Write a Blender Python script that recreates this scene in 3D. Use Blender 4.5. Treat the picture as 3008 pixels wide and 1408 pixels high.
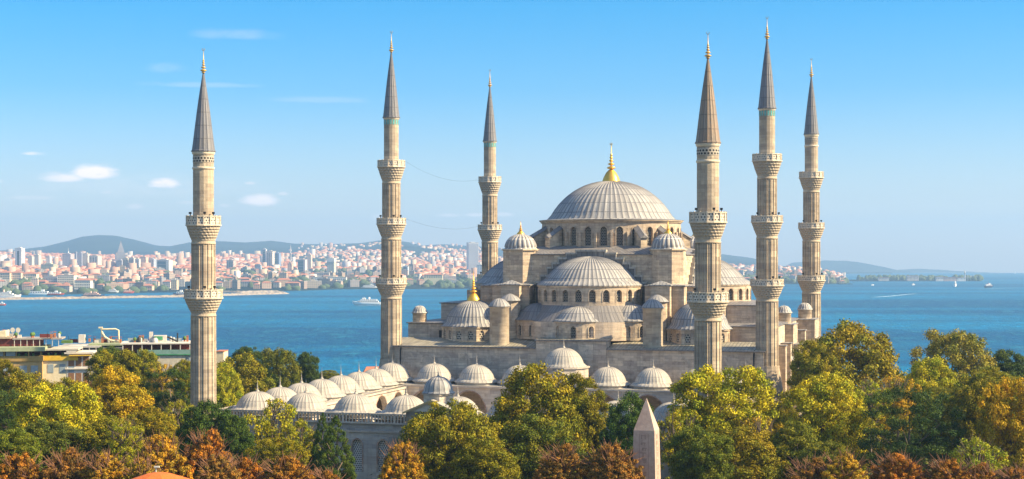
import bpy, math, random
import numpy as np
from mathutils import Vector
R = math.radians
PI = math.pi
rnd = random.Random(7)
sc = bpy.context.scene
for o in list(bpy.data.objects):
    bpy.data.objects.remove(o)

# ------------------------------------------------------------------ camera, world, sun, exposure
F = 4748.0            # focal length in photo pixels (3008 wide)
HY = 755.0            # eye level row of the photo
CZ = 62.0             # camera height above the sea
cam = bpy.data.cameras.new('camera')
cam_o = bpy.data.objects.new('camera', cam)
sc.collection.objects.link(cam_o)
cam.sensor_width = 36
cam.lens = 36 * F / 3008
cam.shift_y = (HY - 704) / 3008
cam.clip_start = 1
cam.clip_end = 60000
cam_o.location = (0, 0, CZ)
cam_o.rotation_euler = (R(90), 0, 0)
sc.camera = cam_o
sc.view_settings.view_transform = 'Standard'
sc.view_settings.look = 'None'
sc.view_settings.exposure = 1.62
sc.view_settings.gamma = 1

SUN_EL, SUN_AZ = R(36), R(101)     # azimuth measured from +Y (view direction) towards +X
sun = bpy.data.lights.new('sun', 'SUN')
sun.energy = 4.1
sun.angle = R(0.5)
sun.color = (1.0, 0.81, 0.50)
sun_o = bpy.data.objects.new('sun', sun)
sc.collection.objects.link(sun_o)
sd = Vector((math.sin(SUN_AZ) * math.cos(SUN_EL), math.cos(SUN_AZ) * math.cos(SUN_EL), math.sin(SUN_EL)))
sun_o.rotation_euler = (-sd).to_track_quat('-Z', 'Y').to_euler()
sun_o.location = (300, -50, 300)

w = bpy.data.worlds.new('World')
sc.world = w
w.use_nodes = True
nt = w.node_tree
nt.nodes.clear()
N = nt.nodes.new
L = nt.links.new
out = N('ShaderNodeOutputWorld')
bg = N('ShaderNodeBackground')
sky = N('ShaderNodeTexSky')
sky.sky_type = 'NISHITA'
sky.sun_disc = False
sky.sun_elevation = SUN_EL
sky.sun_rotation = SUN_AZ
sky.altitude = 60
sky.air_density = 1.0
sky.dust_density = 0.6
sky.ozone_density = 2.5
bg.inputs['Strength'].default_value = 0.091


def mth(op, a, b=None, c=None, clamp=False, tree=None):
    t = tree or nt
    n = t.nodes.new('ShaderNodeMath')
    n.operation = op
    n.use_clamp = clamp
    for i, v in enumerate((a, b, c)):
        if v is None:
            continue
        if isinstance(v, (int, float)):
            n.inputs[i].default_value = v
        else:
            t.links.new(v, n.inputs[i])
    return n.outputs[0]


tc = N('ShaderNodeTexCoord')
sep = N('ShaderNodeSeparateXYZ')
L(tc.outputs['Generated'], sep.inputs[0])
# clear autumn sky: milky horizon, saturated blue, then unseen zenith raised as fill light
grade = N('ShaderNodeValToRGB')
ge = grade.color_ramp.elements
ge.new(.1); ge.new(.3); ge.new(.5); ge.new(.75)
for e_, (p_, c_) in zip(ge, [(0, (.92, .76, .76)), (.06, (.58, .60, .70)), (.17, (.18, .465, .68)), (.28, (.01, .43, .68)), (.6, (.86, .78, .70))]):
    e_.position = p_; e_.color = c_ + (1,)
gr_s = N('ShaderNodeMath'); gr_s.operation = 'MULTIPLY'; gr_s.inputs[1].default_value = 1 / .6
L(sep.outputs['Z'], gr_s.inputs[0]); L(gr_s.outputs[0], grade.inputs[0])
tint = N('ShaderNodeMix'); tint.data_type = 'RGBA'; tint.blend_type = 'MULTIPLY'
tint.inputs['Factor'].default_value = 1
L(grade.outputs[0], tint.inputs['B'])
L(sky.outputs[0], tint.inputs['A'])
az = mth('ARCTAN2', sep.outputs['X'], sep.outputs['Y'])
el = mth('ARCSINE', sep.outputs['Z'])
# small fair-weather clouds low in the sky and thin streaks higher up: (px, py, half width, half height, strength)
clouds = [(305, 518, 80, 34, 1.0), (215, 533, 80, 22, .7), (495, 548, 62, 24, .9), (770, 594, 78, 26, .8), (835, 572, 20, 9, .4),
          (25, 543, 45, 11, .6), (140, 465, 42, 9, .5), (130, 590, 80, 10, .3), (1320, 634, 45, 8, .5), (1400, 632, 40, 10, .6), (1480, 631, 38, 10, .55),
          (740, 542, 22, 7, .35), (415, 612, 30, 12, .35), (670, 608, 22, 10, .3), (335, 572, 24, 9, .3), (1110, 640, 30, 14, .3), (560, 600, 40, 8, .25),
          (700, 118, 150, 26, .10), (500, 215, 70, 26, .08), (600, 262, 210, 12, .10), (960, 300, 220, 14, .08), (420, 560, 420, 60, .10)]
nz = N('ShaderNodeTexNoise')
nz.inputs['Scale'].default_value = 1.0
nz.inputs['Detail'].default_value = 6
nz.inputs['Roughness'].default_value = .6
cmb = N('ShaderNodeCombineXYZ')
L(mth('MULTIPLY', az, 55), cmb.inputs[0])
L(mth('MULTIPLY', el, 150), cmb.inputs[1])
L(cmb.outputs[0], nz.inputs['Vector'])
acc = None
for (px, py, hw, hh, st) in clouds:
    a0 = (px - 1504) / F
    e0 = (HY - py) / F
    dx = mth('MULTIPLY', mth('SUBTRACT', az, a0), F / hw)
    dy0 = mth('MULTIPLY', mth('SUBTRACT', el, e0), F / hh)
    dy = mth('MAXIMUM', dy0, mth('MULTIPLY', dy0, -1.6))      # flat bases
    d2 = mth('ADD', mth('MULTIPLY', dx, dx), mth('MULTIPLY', dy, dy))
    g = mth('MULTIPLY', mth('SUBTRACT', 1.15, d2, clamp=True), 1.0)
    v = mth('ADD', mth('MULTIPLY', g, .6), mth('MULTIPLY', mth('SUBTRACT', nz.outputs[0], .54), 1.9))
    v = mth('MULTIPLY', mth('MULTIPLY', v, 1.6, clamp=True), mth('MULTIPLY', g, st))
    acc = v if acc is None else mth('MAXIMUM', acc, v)
cm = N('ShaderNodeMix'); cm.data_type = 'RGBA'
L(mth('MULTIPLY', acc, 1.25, clamp=True), cm.inputs['Factor'])
L(tint.outputs['Result'], cm.inputs['A'])
cm.inputs['B'].default_value = (5.9, 5.0, 4.7, 1)
L(cm.outputs['Result'], bg.inputs['Color'])
L(bg.outputs[0], out.inputs['Surface'])

# ------------------------------------------------------------------ helpers
COL = sc.collection


def tag(o, label=None, cat=None, group=None, kind=None):
    if label: o['label'] = label
    if cat: o['category'] = cat
    if group: o['group'] = group
    if kind: o['kind'] = kind
    return o


def empty(name, loc=(0, 0, 0), rz=0):
    o = bpy.data.objects.new(name, None)
    o.empty_display_size = 1
    o.location = loc
    o.rotation_euler = (0, 0, rz)
    COL.objects.link(o)
    return o


class MB:
    """collects faces (with uv and material slot) and links them as ONE mesh object"""
    def __init__(s):
        s.v = []; s.f = []; s.uv = []; s.mi = []; s.sm = []

    def face(s, pts, uvs=None, mi=0, smooth=False):
        b = len(s.v)
        s.v.extend([tuple(p) for p in pts])
        s.f.append(tuple(range(b, b + len(pts))))
        s.uv.append(uvs if uvs else [(p[0] + p[1], p[2]) for p in pts])
        s.mi.append(mi); s.sm.append(smooth)

    def grid(s, P, UV=None, mi=0, smooth=True, wrap=False):
        """P[i][j] points; i rows"""
        n, m = len(P), len(P[0])
        b = len(s.v)
        for r_ in P:
            s.v.extend([tuple(p) for p in r_])
        for i in range(n - 1):
            for j in range(m - 1 if not wrap else m):
                j2 = (j + 1) % m
                s.f.append((b + i * m + j, b + i * m + j2, b + (i + 1) * m + j2, b + (i + 1) * m + j))
                if UV:
                    u = UV[i][j]; u2 = UV[i][j + 1] if (j + 1 < m or len(UV[i]) > m) else UV[i][0]
                    w1 = UV[i + 1][j]; w2 = UV[i + 1][j + 1] if (j + 1 < m or len(UV[i + 1]) > m) else UV[i + 1][0]
                    s.uv.append([u, u2, w2, w1])
                else:
                    s.uv.append([(0, 0)] * 4)
                s.mi.append(mi); s.sm.append(smooth)

    def box(s, x0, x1, y0, y1, z0, z1, mi=0, bottom=False):
        a = [(x0, y0), (x1, y0), (x1, y1), (x0, y1)]
        s.prism(a, z0, z1, mi, bottom)

    def prism(s, poly, z0, z1, mi=0, bottom=False, top=True, mit=None, z1f=None):
        n = len(poly)
        t = [(x, y, z1 if z1f is None else z1f(x, y)) for x, y in poly]
        run = 0
        for i in range(n):
            j = (i + 1) % n
            (x, y), (X, Y) = poly[i], poly[j]
            l = math.hypot(X - x, Y - y)
            s.face([(x, y, z0), (X, Y, z0), t[j], t[i]], [(run, z0), (run + l, z0), (run + l, t[j][2]), (run, t[i][2])], mi)
            run += l
        if top:
            s.face(t, [(p[0], p[1]) for p in t], mi if mit is None else mit)
        if bottom:
            s.face([(x, y, z0) for x, y in reversed(poly)], None, mi)

    def ngon(s, cx, cy, r, n, z0, z1, mi=0, rot=0, top=True, r2=None, mit=None, bottom=False):
        if r2 is None:
            s.prism([(cx + r * math.cos(rot + 2 * PI * k / n), cy + r * math.sin(rot + 2 * PI * k / n)) for k in range(n)], z0, z1, mi, bottom, top, mit)
        else:
            s.lathe([(r, z0), (r2, z1)], n, cx, cy, rot=rot, mi=mi, smooth=False)

    def lathe(s, prof, n, cx=0, cy=0, a0=0, a1=2 * PI, rot=0, mi=0, smooth=True, ribs=0, rib_h=0, mod=None, urep=None):
        """prof [(r,z)] bottom to top. ribs: n should be a multiple; raised every n/ribs"""
        full = abs(a1 - a0 - 2 * PI) < 1e-6
        m = n if full else n + 1
        P = []; UV = []
        ln = 0
        rmax = max(p[0] for p in prof)
        for i, (r, z) in enumerate(prof):
            if i: ln += math.hypot(r - prof[i - 1][0], z - prof[i - 1][1])
            row = []; uvr = []
            for j in range(m + (1 if full else 0)):
                th = a0 + rot + (a1 - a0) * j / n
                rr = r; zz = z
                if ribs:
                    per = max(1, n // ribs)
                    if j % per == 0 and r > .02 * rmax:
                        rr = r + rib_h * min(1, r / rmax * 2.5) * .6
                        zz = z + rib_h * min(1, r / rmax * 2.5) * (1 - r / rmax)
                if mod: rr, zz = mod(i, j, rr, zz)
                if j < m: row.append((cx + rr * math.cos(th), cy + rr * math.sin(th), zz))
                if urep is None:
                    uvr.append((rmax * (a1 - a0) * j / n, ln if not ribs else ln))
                else:
                    uvr.append((urep * j / n, ln))
            P.append(row); UV.append(uvr)
        s.grid(P, UV, mi, smooth, wrap=full)

    def tube(s, pts, r, n=6, mi=0, r2=None):
        pts = [Vector(p) for p in pts]
        P = []
        for i, p in enumerate(pts):
            d = (pts[min(i + 1, len(pts) - 1)] - pts[max(i - 1, 0)]).normalized()
            u = d.cross(Vector((0, 0, 1)))
            if u.length < .01: u = d.cross(Vector((0, 1, 0)))
            u.normalize(); v = d.cross(u)
            t = i / max(1, len(pts) - 1)
            rr = r if r2 is None else r + (r2 - r) * t
            P.append([tuple(p + (u * math.cos(2 * PI * k / n) + v * math.sin(2 * PI * k / n)) * rr) for k in range(n)])
        s.grid(P, None, mi, True, wrap=True)

    def build(s, name, mats, parent=None, label=None, merge=False):
        me = bpy.data.meshes.new(name)
        me.from_pydata(s.v, [], s.f)
        if not isinstance(mats, (list, tuple)): mats = [mats]
        for m_ in mats: me.materials.append(m_)
        me.polygons.foreach_set('material_index', s.mi)
        me.polygons.foreach_set('use_smooth', s.sm)
        uvl = me.uv_layers.new(name='UVMap')
        flat = []
        for u in s.uv:
            for a in u: flat.extend(a)
        uvl.data.foreach_set('uv', flat)
        me.update()
        o = bpy.data.objects.new(name, me)
        COL.objects.link(o)
        if parent is not None: o.parent = parent
        if label: o['label'] = label
        return o


def build_split(mb, name, mats, parent=None, touch=.02):
    """one object per separate piece (pieces whose boxes touch stay together)"""
    key = {}; par = list(range(len(mb.f)))

    def find(a):
        while par[a] != a:
            par[a] = par[par[a]]; a = par[a]
        return a
    for i, f in enumerate(mb.f):
        for vi in f:
            k = tuple(round(c_, 3) for c_ in mb.v[vi])
            if k in key: par[find(i)] = find(key[k])
            else: key[k] = i
    gr_ = {}
    for i in range(len(mb.f)): gr_.setdefault(find(i), []).append(i)
    G = []
    for fs in gr_.values():
        vs = [mb.v[vi] for i in fs for vi in mb.f[i]]
        G.append([fs, [min(v[k] for v in vs) for k in range(3)], [max(v[k] for v in vs) for k in range(3)]])
    ch = True
    while ch:
        ch = False
        for i in range(len(G)):
            for j in range(i + 1, len(G)):
                if all(G[i][1][k] - touch <= G[j][2][k] and G[j][1][k] - touch <= G[i][2][k] for k in range(3)):
                    G[i] = [G[i][0] + G[j][0], [min(a, b) for a, b in zip(G[i][1], G[j][1])], [max(a, b) for a, b in zip(G[i][2], G[j][2])]]
                    G.pop(j); ch = True; break
            if ch: break
    res = []
    for fs, _, _ in G:
        m2 = MB()
        for i in fs:
            m2.face([mb.v[vi] for vi in mb.f[i]], mb.uv[i], mb.mi[i], mb.sm[i])
        res.append(m2.build(name, mats, parent))
    return res


def np_obj(name, V, Fq, mats, parent=None, var=None, mi=None):
    """fast mesh of quads from numpy arrays"""
    me = bpy.data.meshes.new(name)
    nv, nf, k = len(V), len(Fq), Fq.shape[1]
    me.vertices.add(nv); me.vertices.foreach_set('co', V.astype(np.float32).ravel())
    me.loops.add(nf * k); me.loops.foreach_set('vertex_index', Fq.astype(np.int32).ravel())
    me.polygons.add(nf); me.polygons.foreach_set('loop_start', np.arange(0, nf * k, k, dtype=np.int32))
    if not isinstance(mats, (list, tuple)): mats = [mats]
    for m_ in mats: me.materials.append(m_)
    if mi is not None: me.polygons.foreach_set('material_index', mi.astype(np.int32))
    if var is not None:
        for key, arr in var.items():
            if arr.ndim == 1:
                a = me.attributes.new(key, 'FLOAT', 'FACE'); a.data.foreach_set('value', arr.astype(np.float32))
            else:
                a = me.attributes.new(key, 'FLOAT_COLOR', 'FACE'); a.data.foreach_set('color', arr.astype(np.float32).ravel())
    me.update(calc_edges=True)
    o = bpy.data.objects.new(name, me)
    COL.objects.link(o)
    if parent is not None: o.parent = parent
    return o


def copy_tree(o, parent=None):
    c = o.copy(); COL.objects.link(c)
    if parent is not None: c.parent = parent
    for ch in [x for x in bpy.data.objects if x.parent == o]:
        copy_tree(ch, c)
    return c

# ------------------------------------------------------------------ materials
def new_mat(name):
    m = bpy.data.materials.new(name); m.use_nodes = True
    t = m.node_tree
    b = t.nodes['Principled BSDF']
    b.inputs['Specular IOR Level'].default_value = .3
    return m, t, b


def nd(t, typ, **kw):
    n = t.nodes.new(typ)
    for k, v in kw.items():
        if k in n.inputs: n.inputs[k].default_value = v
        else: setattr(n, k, v)
    return n


def mixc(t, fac, a, b, mode='MIX'):
    n = t.nodes.new('ShaderNodeMix'); n.data_type = 'RGBA'; n.blend_type = mode
    for k, v in (('Factor', fac), ('A', a), ('B', b)):
        if isinstance(v, (int, float)): n.inputs[k].default_value = v
        elif isinstance(v, tuple): n.inputs[k].default_value = (v + (1,))[:4]
        else: t.links.new(v, n.inputs[k])
    return n.outputs['Result']


def ramp(t, fac, stops):
    n = t.nodes.new('ShaderNodeValToRGB')
    e = n.color_ramp.elements
    while len(e) < len(stops): e.new(.5)
    for i, (p, c) in enumerate(stops):
        e[i].position = p
        e[i].color = (c, c, c, 1) if isinstance(c, (int, float)) else (c + (1,))[:4]
    t.links.new(fac, n.inputs[0])
    return n.outputs[0]


def bump(t, b, h, dist=.1, st=.5):
    n = t.nodes.new('ShaderNodeBump'); n.inputs['Strength'].default_value = st; n.inputs['Distance'].default_value = dist
    t.links.new(h, n.inputs['Height']); t.links.new(n.outputs[0], b.inputs['Normal'])


def noise(t, scale, detail=4, vec=None, rough=.6):
    n = nd(t, 'ShaderNodeTexNoise', Scale=scale, Detail=detail, Roughness=rough)
    if vec is not None: t.links.new(vec, n.inputs['Vector'])
    return n.outputs[0]


def stone(name, c1, c2, cm, course=.45, bw=1.1, stain=.42, soot=.4):
    """ashlar: block to block colour change, thin joints, vertical rain streaks and patchy soot"""
    m, t, b = new_mat(name)
    tcn = nd(t, 'ShaderNodeTexCoord')
    br = nd(t, 'ShaderNodeTexBrick', Scale=1.0)
    br.inputs['Color1'].default_value = c1 + (1,); br.inputs['Color2'].default_value = c2 + (1,); br.inputs['Mortar'].default_value = cm + (1,)
    br.inputs['Mortar Size'].default_value = .012; br.inputs['Brick Width'].default_value = bw; br.inputs['Row Height'].default_value = course
    br.inputs['Bias'].default_value = -.1
    t.links.new(tcn.outputs['UV'], br.inputs['Vector'])
    br2 = nd(t, 'ShaderNodeTexBrick', Scale=1.0, offset=.37)
    br2.inputs['Color1'].default_value = (1.22, 1.18, 1.08, 1); br2.inputs['Color2'].default_value = (.62, .61, .64, 1); br2.inputs['Mortar'].default_value = (.9, .9, .9, 1)
    br2.inputs['Mortar Size'].default_value = 0; br2.inputs['Brick Width'].default_value = bw * 2.3; br2.inputs['Row Height'].default_value = course * 2
    t.links.new(tcn.outputs['UV'], br2.inputs['Vector'])
    c = mixc(t, .75, br.outputs[0], br2.outputs[0], 'MULTIPLY')
    ob = tcn.outputs['Object']
    big = noise(t, .22, 5, ob)
    c = mixc(t, ramp(t, big, [(.35, 0), (.72, .55)]), c, (c1[0] * .52, c1[1] * .5, c1[2] * .52), 'MIX')
    # rain streaks: noise stretched along z
    mp = nd(t, 'ShaderNodeMapping'); mp.inputs['Scale'].default_value = (1.6, 1.6, .10)
    t.links.new(ob, mp.inputs['Vector'])
    st = noise(t, 1.0, 4, mp.outputs[0])
    c = mixc(t, ramp(t, st, [(.5, 0), (.75, stain)]), c, (.16, .135, .12), 'MIX')
    mp4 = nd(t, 'ShaderNodeMapping'); mp4.inputs['Scale'].default_value = (.35, .35, 2.6)
    t.links.new(ob, mp4.inputs['Vector'])
    c = mixc(t, ramp(t, noise(t, 1.0, 5, mp4.outputs[0], .7), [(.45, 0), (.66, stain)]), c, (.19, .14, .115), 'MIX')
    so = noise(t, .9, 6, ob, .7)
    c = mixc(t, ramp(t, so, [(.54, 0), (.72, soot * 1.5)]), c, (.09, .075, .07), 'MIX')
    wn = noise(t, .5, 3, ob)
    c = mixc(t, ramp(t, wn, [(.5, 0), (.75, .22)]), c, (.52, .34, .22), 'MIX')
    wn2 = nd(t, 'ShaderNodeTexBrick', Scale=1.0, offset=.5)
    wn2.inputs['Color1'].default_value = (1, 1, 1, 1); wn2.inputs['Color2'].default_value = (.5, .46, .45, 1); wn2.inputs['Mortar'].default_value = (1, 1, 1, 1)
    wn2.inputs['Mortar Size'].default_value = 0; wn2.inputs['Bias'].default_value = -.72; wn2.inputs['Brick Width'].default_value = bw; wn2.inputs['Row Height'].default_value = course
    t.links.new(tcn.outputs['UV'], wn2.inputs['Vector'])
    c = mixc(t, .8, c, wn2.outputs[0], 'MULTIPLY')
    t.links.new(c, b.inputs['Base Color'])
    b.inputs['Roughness'].default_value = .9
    h = mth('ADD', br.outputs['Fac'], mth('MULTIPLY', noise(t, 6, 4, ob), -1, tree=t), tree=t)
    bump(t, b, mth('MULTIPLY', h, -1, tree=t), .06, .5)
    return m


def leadmat(name, c, dark, pat=(.3, .27, .24), seam=.55, vs=2.2, streak=.5):
    """lead sheets: seams along u (integer steps) and across v, oxidised patches, pale runs"""
    m, t, b = new_mat(name)
    tcn = nd(t, 'ShaderNodeTexCoord')
    s = nd(t, 'ShaderNodeSeparateXYZ'); t.links.new(tcn.outputs['UV'], s.inputs[0])
    u, v = s.outputs[0], s.outputs[1]
    fu = mth('ABSOLUTE', mth('SUBTRACT', mth('FRACT', u, tree=t), .5, tree=t), tree=t)   # .5 at seams
    seamu = mth('GREATER_THAN', fu, .5 - .11, tree=t)
    cell = mth('FLOOR', u, tree=t)
    sheet = nd(t, 'ShaderNodeTexWhiteNoise', noise_dimensions='2D')
    cc = nd(t, 'ShaderNodeCombineXYZ'); t.links.new(cell, cc.inputs[0])
    rowv = mth('FLOOR', mth('DIVIDE', v, vs, tree=t), tree=t); t.links.new(rowv, cc.inputs[1])
    t.links.new(cc.outputs[0], sheet.inputs['Vector'])
    fv = mth('ABSOLUTE', mth('SUBTRACT', mth('FRACT', mth('DIVIDE', v, vs, tree=t), tree=t), .5, tree=t), tree=t)
    seamv = mth('GREATER_THAN', fv, .5 - .035, tree=t)
    col = mixc(t, ramp(t, sheet.outputs['Value'], [(0, 0), (1, .7)]), c, (c[0] * .68, c[1] * .68, c[2] * .70))
    ob = tcn.outputs['Object']
    mp = nd(t, 'ShaderNodeMapping'); mp.inputs['Scale'].default_value = (4.0, .16, 1)
    t.links.new(tcn.outputs['UV'], mp.inputs['Vector'])
    run = noise(t, .8, 5, mp.outputs[0])
    col = mixc(t, ramp(t, run, [(.48, 0), (.72, streak)]), col, (.62, .59, .54))
    run2 = noise(t, 1.3, 5, mp.outputs[0])
    col = mixc(t, ramp(t, run2, [(.5, 0), (.7, .5)]), col, dark)
    col = mixc(t, ramp(t, noise(t, .5, 5, ob), [(.45, 0), (.68, .7)]), col, pat)
    col = mixc(t, mth('MULTIPLY', mth('MAXIMUM', seamu, seamv, tree=t), seam, tree=t), col, dark)
    t.links.new(col, b.inputs['Base Color'])
    b.inputs['Roughness'].default_value = .55
    b.inputs['Metallic'].default_value = .0
    bump(t, b, mth('ADD', seamu, noise(t, 3, 4, ob), tree=t), .08, .5)
    return m


def plain(name, c, rough=.8, vary=.25, scale=1.5, metallic=0, c2=None):
    m, t, b = new_mat(name)
    tcn = nd(t, 'ShaderNodeTexCoord')
    n_ = noise(t, scale, 5, tcn.outputs['Object'])
    k = c2 if c2 else (c[0] * .55, c[1] * .55, c[2] * .55)
    col = mixc(t, ramp(t, n_, [(.35, 0), (.7, vary * 2 if vary < .5 else 1)]), c, k)
    t.links.new(col, b.inputs['Base Color'])
    b.inputs['Roughness'].default_value = rough; b.inputs['Metallic'].default_value = metallic
    return m


def lattice(name, pitch=.30, hole=.36, c=(.50, .46, .40)):
    """stone lattice with rows of round openings onto dark glass"""
    m, t, b = new_mat(name)
    tcn = nd(t, 'ShaderNodeTexCoord')
    s = nd(t, 'ShaderNodeSeparateXYZ'); t.links.new(tcn.outputs['UV'], s.inputs[0])
    row = mth('DIVIDE', s.outputs[1], pitch * .86, tree=t)
    off = mth('MULTIPLY', mth('MODULO', mth('FLOOR', row, tree=t), 2, tree=t), .5, tree=t)
    fx = mth('SUBTRACT', mth('FRACT', mth('ADD', mth('DIVIDE', s.outputs[0], pitch, tree=t), off, tree=t), tree=t), .5, tree=t)
    fy = mth('SUBTRACT', mth('FRACT', row, tree=t), .5, tree=t)
    d = mth('SQRT', mth('ADD', mth('MULTIPLY', fx, fx, tree=t), mth('MULTIPLY', fy, fy, tree=t), tree=t), tree=t)
    hol = mth('LESS_THAN', d, hole, tree=t)
    col = mixc(t, hol, c, (.015, .017, .02))
    t.links.new(col, b.inputs['Base Color'])
    b.inputs['Roughness'].default_value = .6
    bump(t, b, mth('SUBTRACT', 1, hol, tree=t), .08, .8)
    return m


M = {}
M['stone'] = stone('ashlar', (.66, .54, .40), (.50, .40, .30), (.30, .235, .18))
M['stone_min'] = stone('minaret_ashlar', (.54, .45, .34), (.42, .35, .265), (.34, .28, .215), course=.5, bw=1.3, stain=.3, soot=.15)
M['stone_low'] = stone('weathered_ashlar', (.70, .575, .45), (.56, .46, .365), (.32, .265, .21), stain=.36, soot=.35)
M['stone_pale'] = stone('pale_ashlar', (.60, .54, .46), (.52, .46, .39), (.38, .33, .28), stain=.25, soot=.1)
M['stone_grey'] = stone('grey_ashlar', (.54, .52, .48), (.42, .40, .375), (.32, .30, .28), course=.55, bw=1.25, stain=.3, soot=.2)
M['carved'] = stone('carved_stone', (.74, .64, .50), (.64, .54, .42), (.4, .34, .27), stain=.15, soot=.2)
M['lead'] = leadmat('lead_sheet', (.35, .335, .315), (.09, .09, .105), seam=.75, pat=(.27, .25, .235))
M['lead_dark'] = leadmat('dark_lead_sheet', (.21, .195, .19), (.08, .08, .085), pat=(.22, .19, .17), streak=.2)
M['lead_spire'] = leadmat('spire_lead', (.19, .19, .21), (.07, .07, .085), pat=(.20, .19, .19), streak=.25, vs=1.9)
M['lead_brown'] = leadmat('spire_lead_brown', (.27, .205, .155), (.10, .075, .06), pat=(.30, .20, .13), streak=.25, vs=1.9)
M['lead_pale'] = leadmat('pale_lead_sheet', (.42, .38, .32), (.20, .185, .17), pat=(.36, .33, .29), seam=.6, streak=.55)
M['lead_gore'] = leadmat('gored_lead', (.20, .195, .205), (.62, .57, .50), pat=(.30, .27, .25), seam=.9, streak=.2)
M['roofcrust'] = leadmat('lichened_lead', (.34, .30, .21), (.07, .065, .06), pat=(.13, .12, .10), streak=.5)
M['gold'] = plain('gilding', (.85, .50, .09), .38, .2, 2, .75, (.6, .33, .06))
M['gold_old'] = plain('worn_gilding', (.70, .42, .08), .45, .3, 2, .5, (.3, .26, .2))
M['finial'] = plain('lead_finial', (.36, .33, .29), .6, .3)
M['lattice'] = lattice('window_lattice', .34, .42, (.30, .27, .23))
M['lattice_big'] = lattice('tall_window_lattice', .33, .33, (.55, .53, .5))
M['star'] = lattice('star_lattice', .46, .34, (.42, .36, .29))
M['pierced'] = lattice('pierced_parapet', .42, .25, (.58, .51, .42))
M['dark'] = plain('dark_void', (.03, .028, .03), .8)
M['iron'] = plain('black_iron', (.03, .03, .032), .6)
M['brickarch'] = stone('red_white_arch', (.36, .20, .15), (.55, .48, .4), (.3, .2, .16), course=.5, bw=.5)
M['turq'] = plain('turquoise_tile', (.03, .30, .30), .3, .5, 6, 0, (.25, .42, .36))
# ------------------------------------------------------------------ mosque frame
AL = R(16)
MX, MY, GZ = 10.4, 278.8, CZ - 33.0     # ground level 33 m under the camera


def at_m(a, b, z=0):
    """mosque frame (a along the front, b away from the camera) -> world"""
    return (MX + a * math.cos(AL) + b * math.sin(AL), MY - a * math.sin(AL) + b * math.cos(AL), GZ + z)


def Z(rel):
    return 33.0 + rel


# ------------------------------------------------------------------ minarets
def ring_finial(mb, z0, h, r, mi=0, n=12, cx=0, cy=0):
    """stacked bulbs tapering upwards, with a crescent-topped tip"""
    prof = [(r * .9, z0), (r * .55, z0 + h * .05)]
    zz = z0 + h * .05
    bulbs = [(1.45, .13), (1.1, .11), (.75, .1), (.6, .09), (.45, .08)]
    for br_, bh in bulbs:
        H = bh * h
        prof += [(r * .22, zz), (r * br_ * .75, zz + H * .22), (r * br_, zz + H * .45), (r * br_ * .7, zz + H * .7), (r * .25, zz + H * .95)]
        zz += H * 1.12
    prof += [(r * .16, zz), (r * .10, z0 + h)]
    mb.lathe(prof, n, cx, cy, mi=mi)
    mb.lathe([(0.0, z0 + h), (r * .1, z0 + h)], n, cx, cy, mi=mi)


def crescent(mb, cx, cy, z, r, t=.05):
    n = 14
    for s_ in (-1, 1):
        pass
    o, i_ = [], []
    for k in range(n + 1):
        th = -PI / 2 + (k / n - .5) * 2 * PI * .82
        o.append((cx + r * math.cos(th), z + r + r * math.sin(th)))
        i_.append((cx + r * .74 * math.cos(th), z + r * 1.12 + r * .74 * math.sin(th)))
    for k in range(n):
        for yy, sg in ((cy - t, 1), (cy + t, -1)):
            q = [(o[k][0], yy, o[k][1]), (o[k + 1][0], yy, o[k + 1][1]), (i_[k + 1][0], yy, i_[k + 1][1]), (i_[k][0], yy, i_[k][1])]
            mb.face(q if sg > 0 else q[::-1])
        mb.face([(o[k][0], cy - t, o[k][1]), (o[k + 1][0], cy - t, o[k + 1][1]), (o[k + 1][0], cy + t, o[k + 1][1]), (o[k][0], cy + t, o[k][1])])
        mb.face([(i_[k][0], cy - t, i_[k][1]), (i_[k + 1][0], cy - t, i_[k + 1][1]), (i_[k + 1][0], cy + t, i_[k + 1][1]), (i_[k][0], cy + t, i_[k][1])])


def fluted(mb, z0, z1, r0, r1, n=16, mi=0):
    """polygonal shaft with a slim roll moulding on every corner"""
    pat = [(-.5, 1.0), (-.16, .955), (-.11, .93), (-.09, .985), (-.045, 1.012), (0, 1.02), (.045, 1.012), (.09, .985), (.11, .93), (.16, .955)]
    P = []; UV = []
    for z, r in ((z0, r0), (z1, r1)):
        row = []; uvr = []
        for k in range(n):
            for (o_, f_) in pat:
                th = 2 * PI * (k + o_) / n
                rr = r * f_ if abs(o_) < .49 else r * .965
                row.append((rr * math.cos(th), rr * math.sin(th), z)); uvr.append((r * th, z))
        uvr.append((r * 2 * PI * (1 - .5 / n), z))
        P.append(row); UV.append(uvr)
    mb.grid(P, UV, mi, False, wrap=True)


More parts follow.
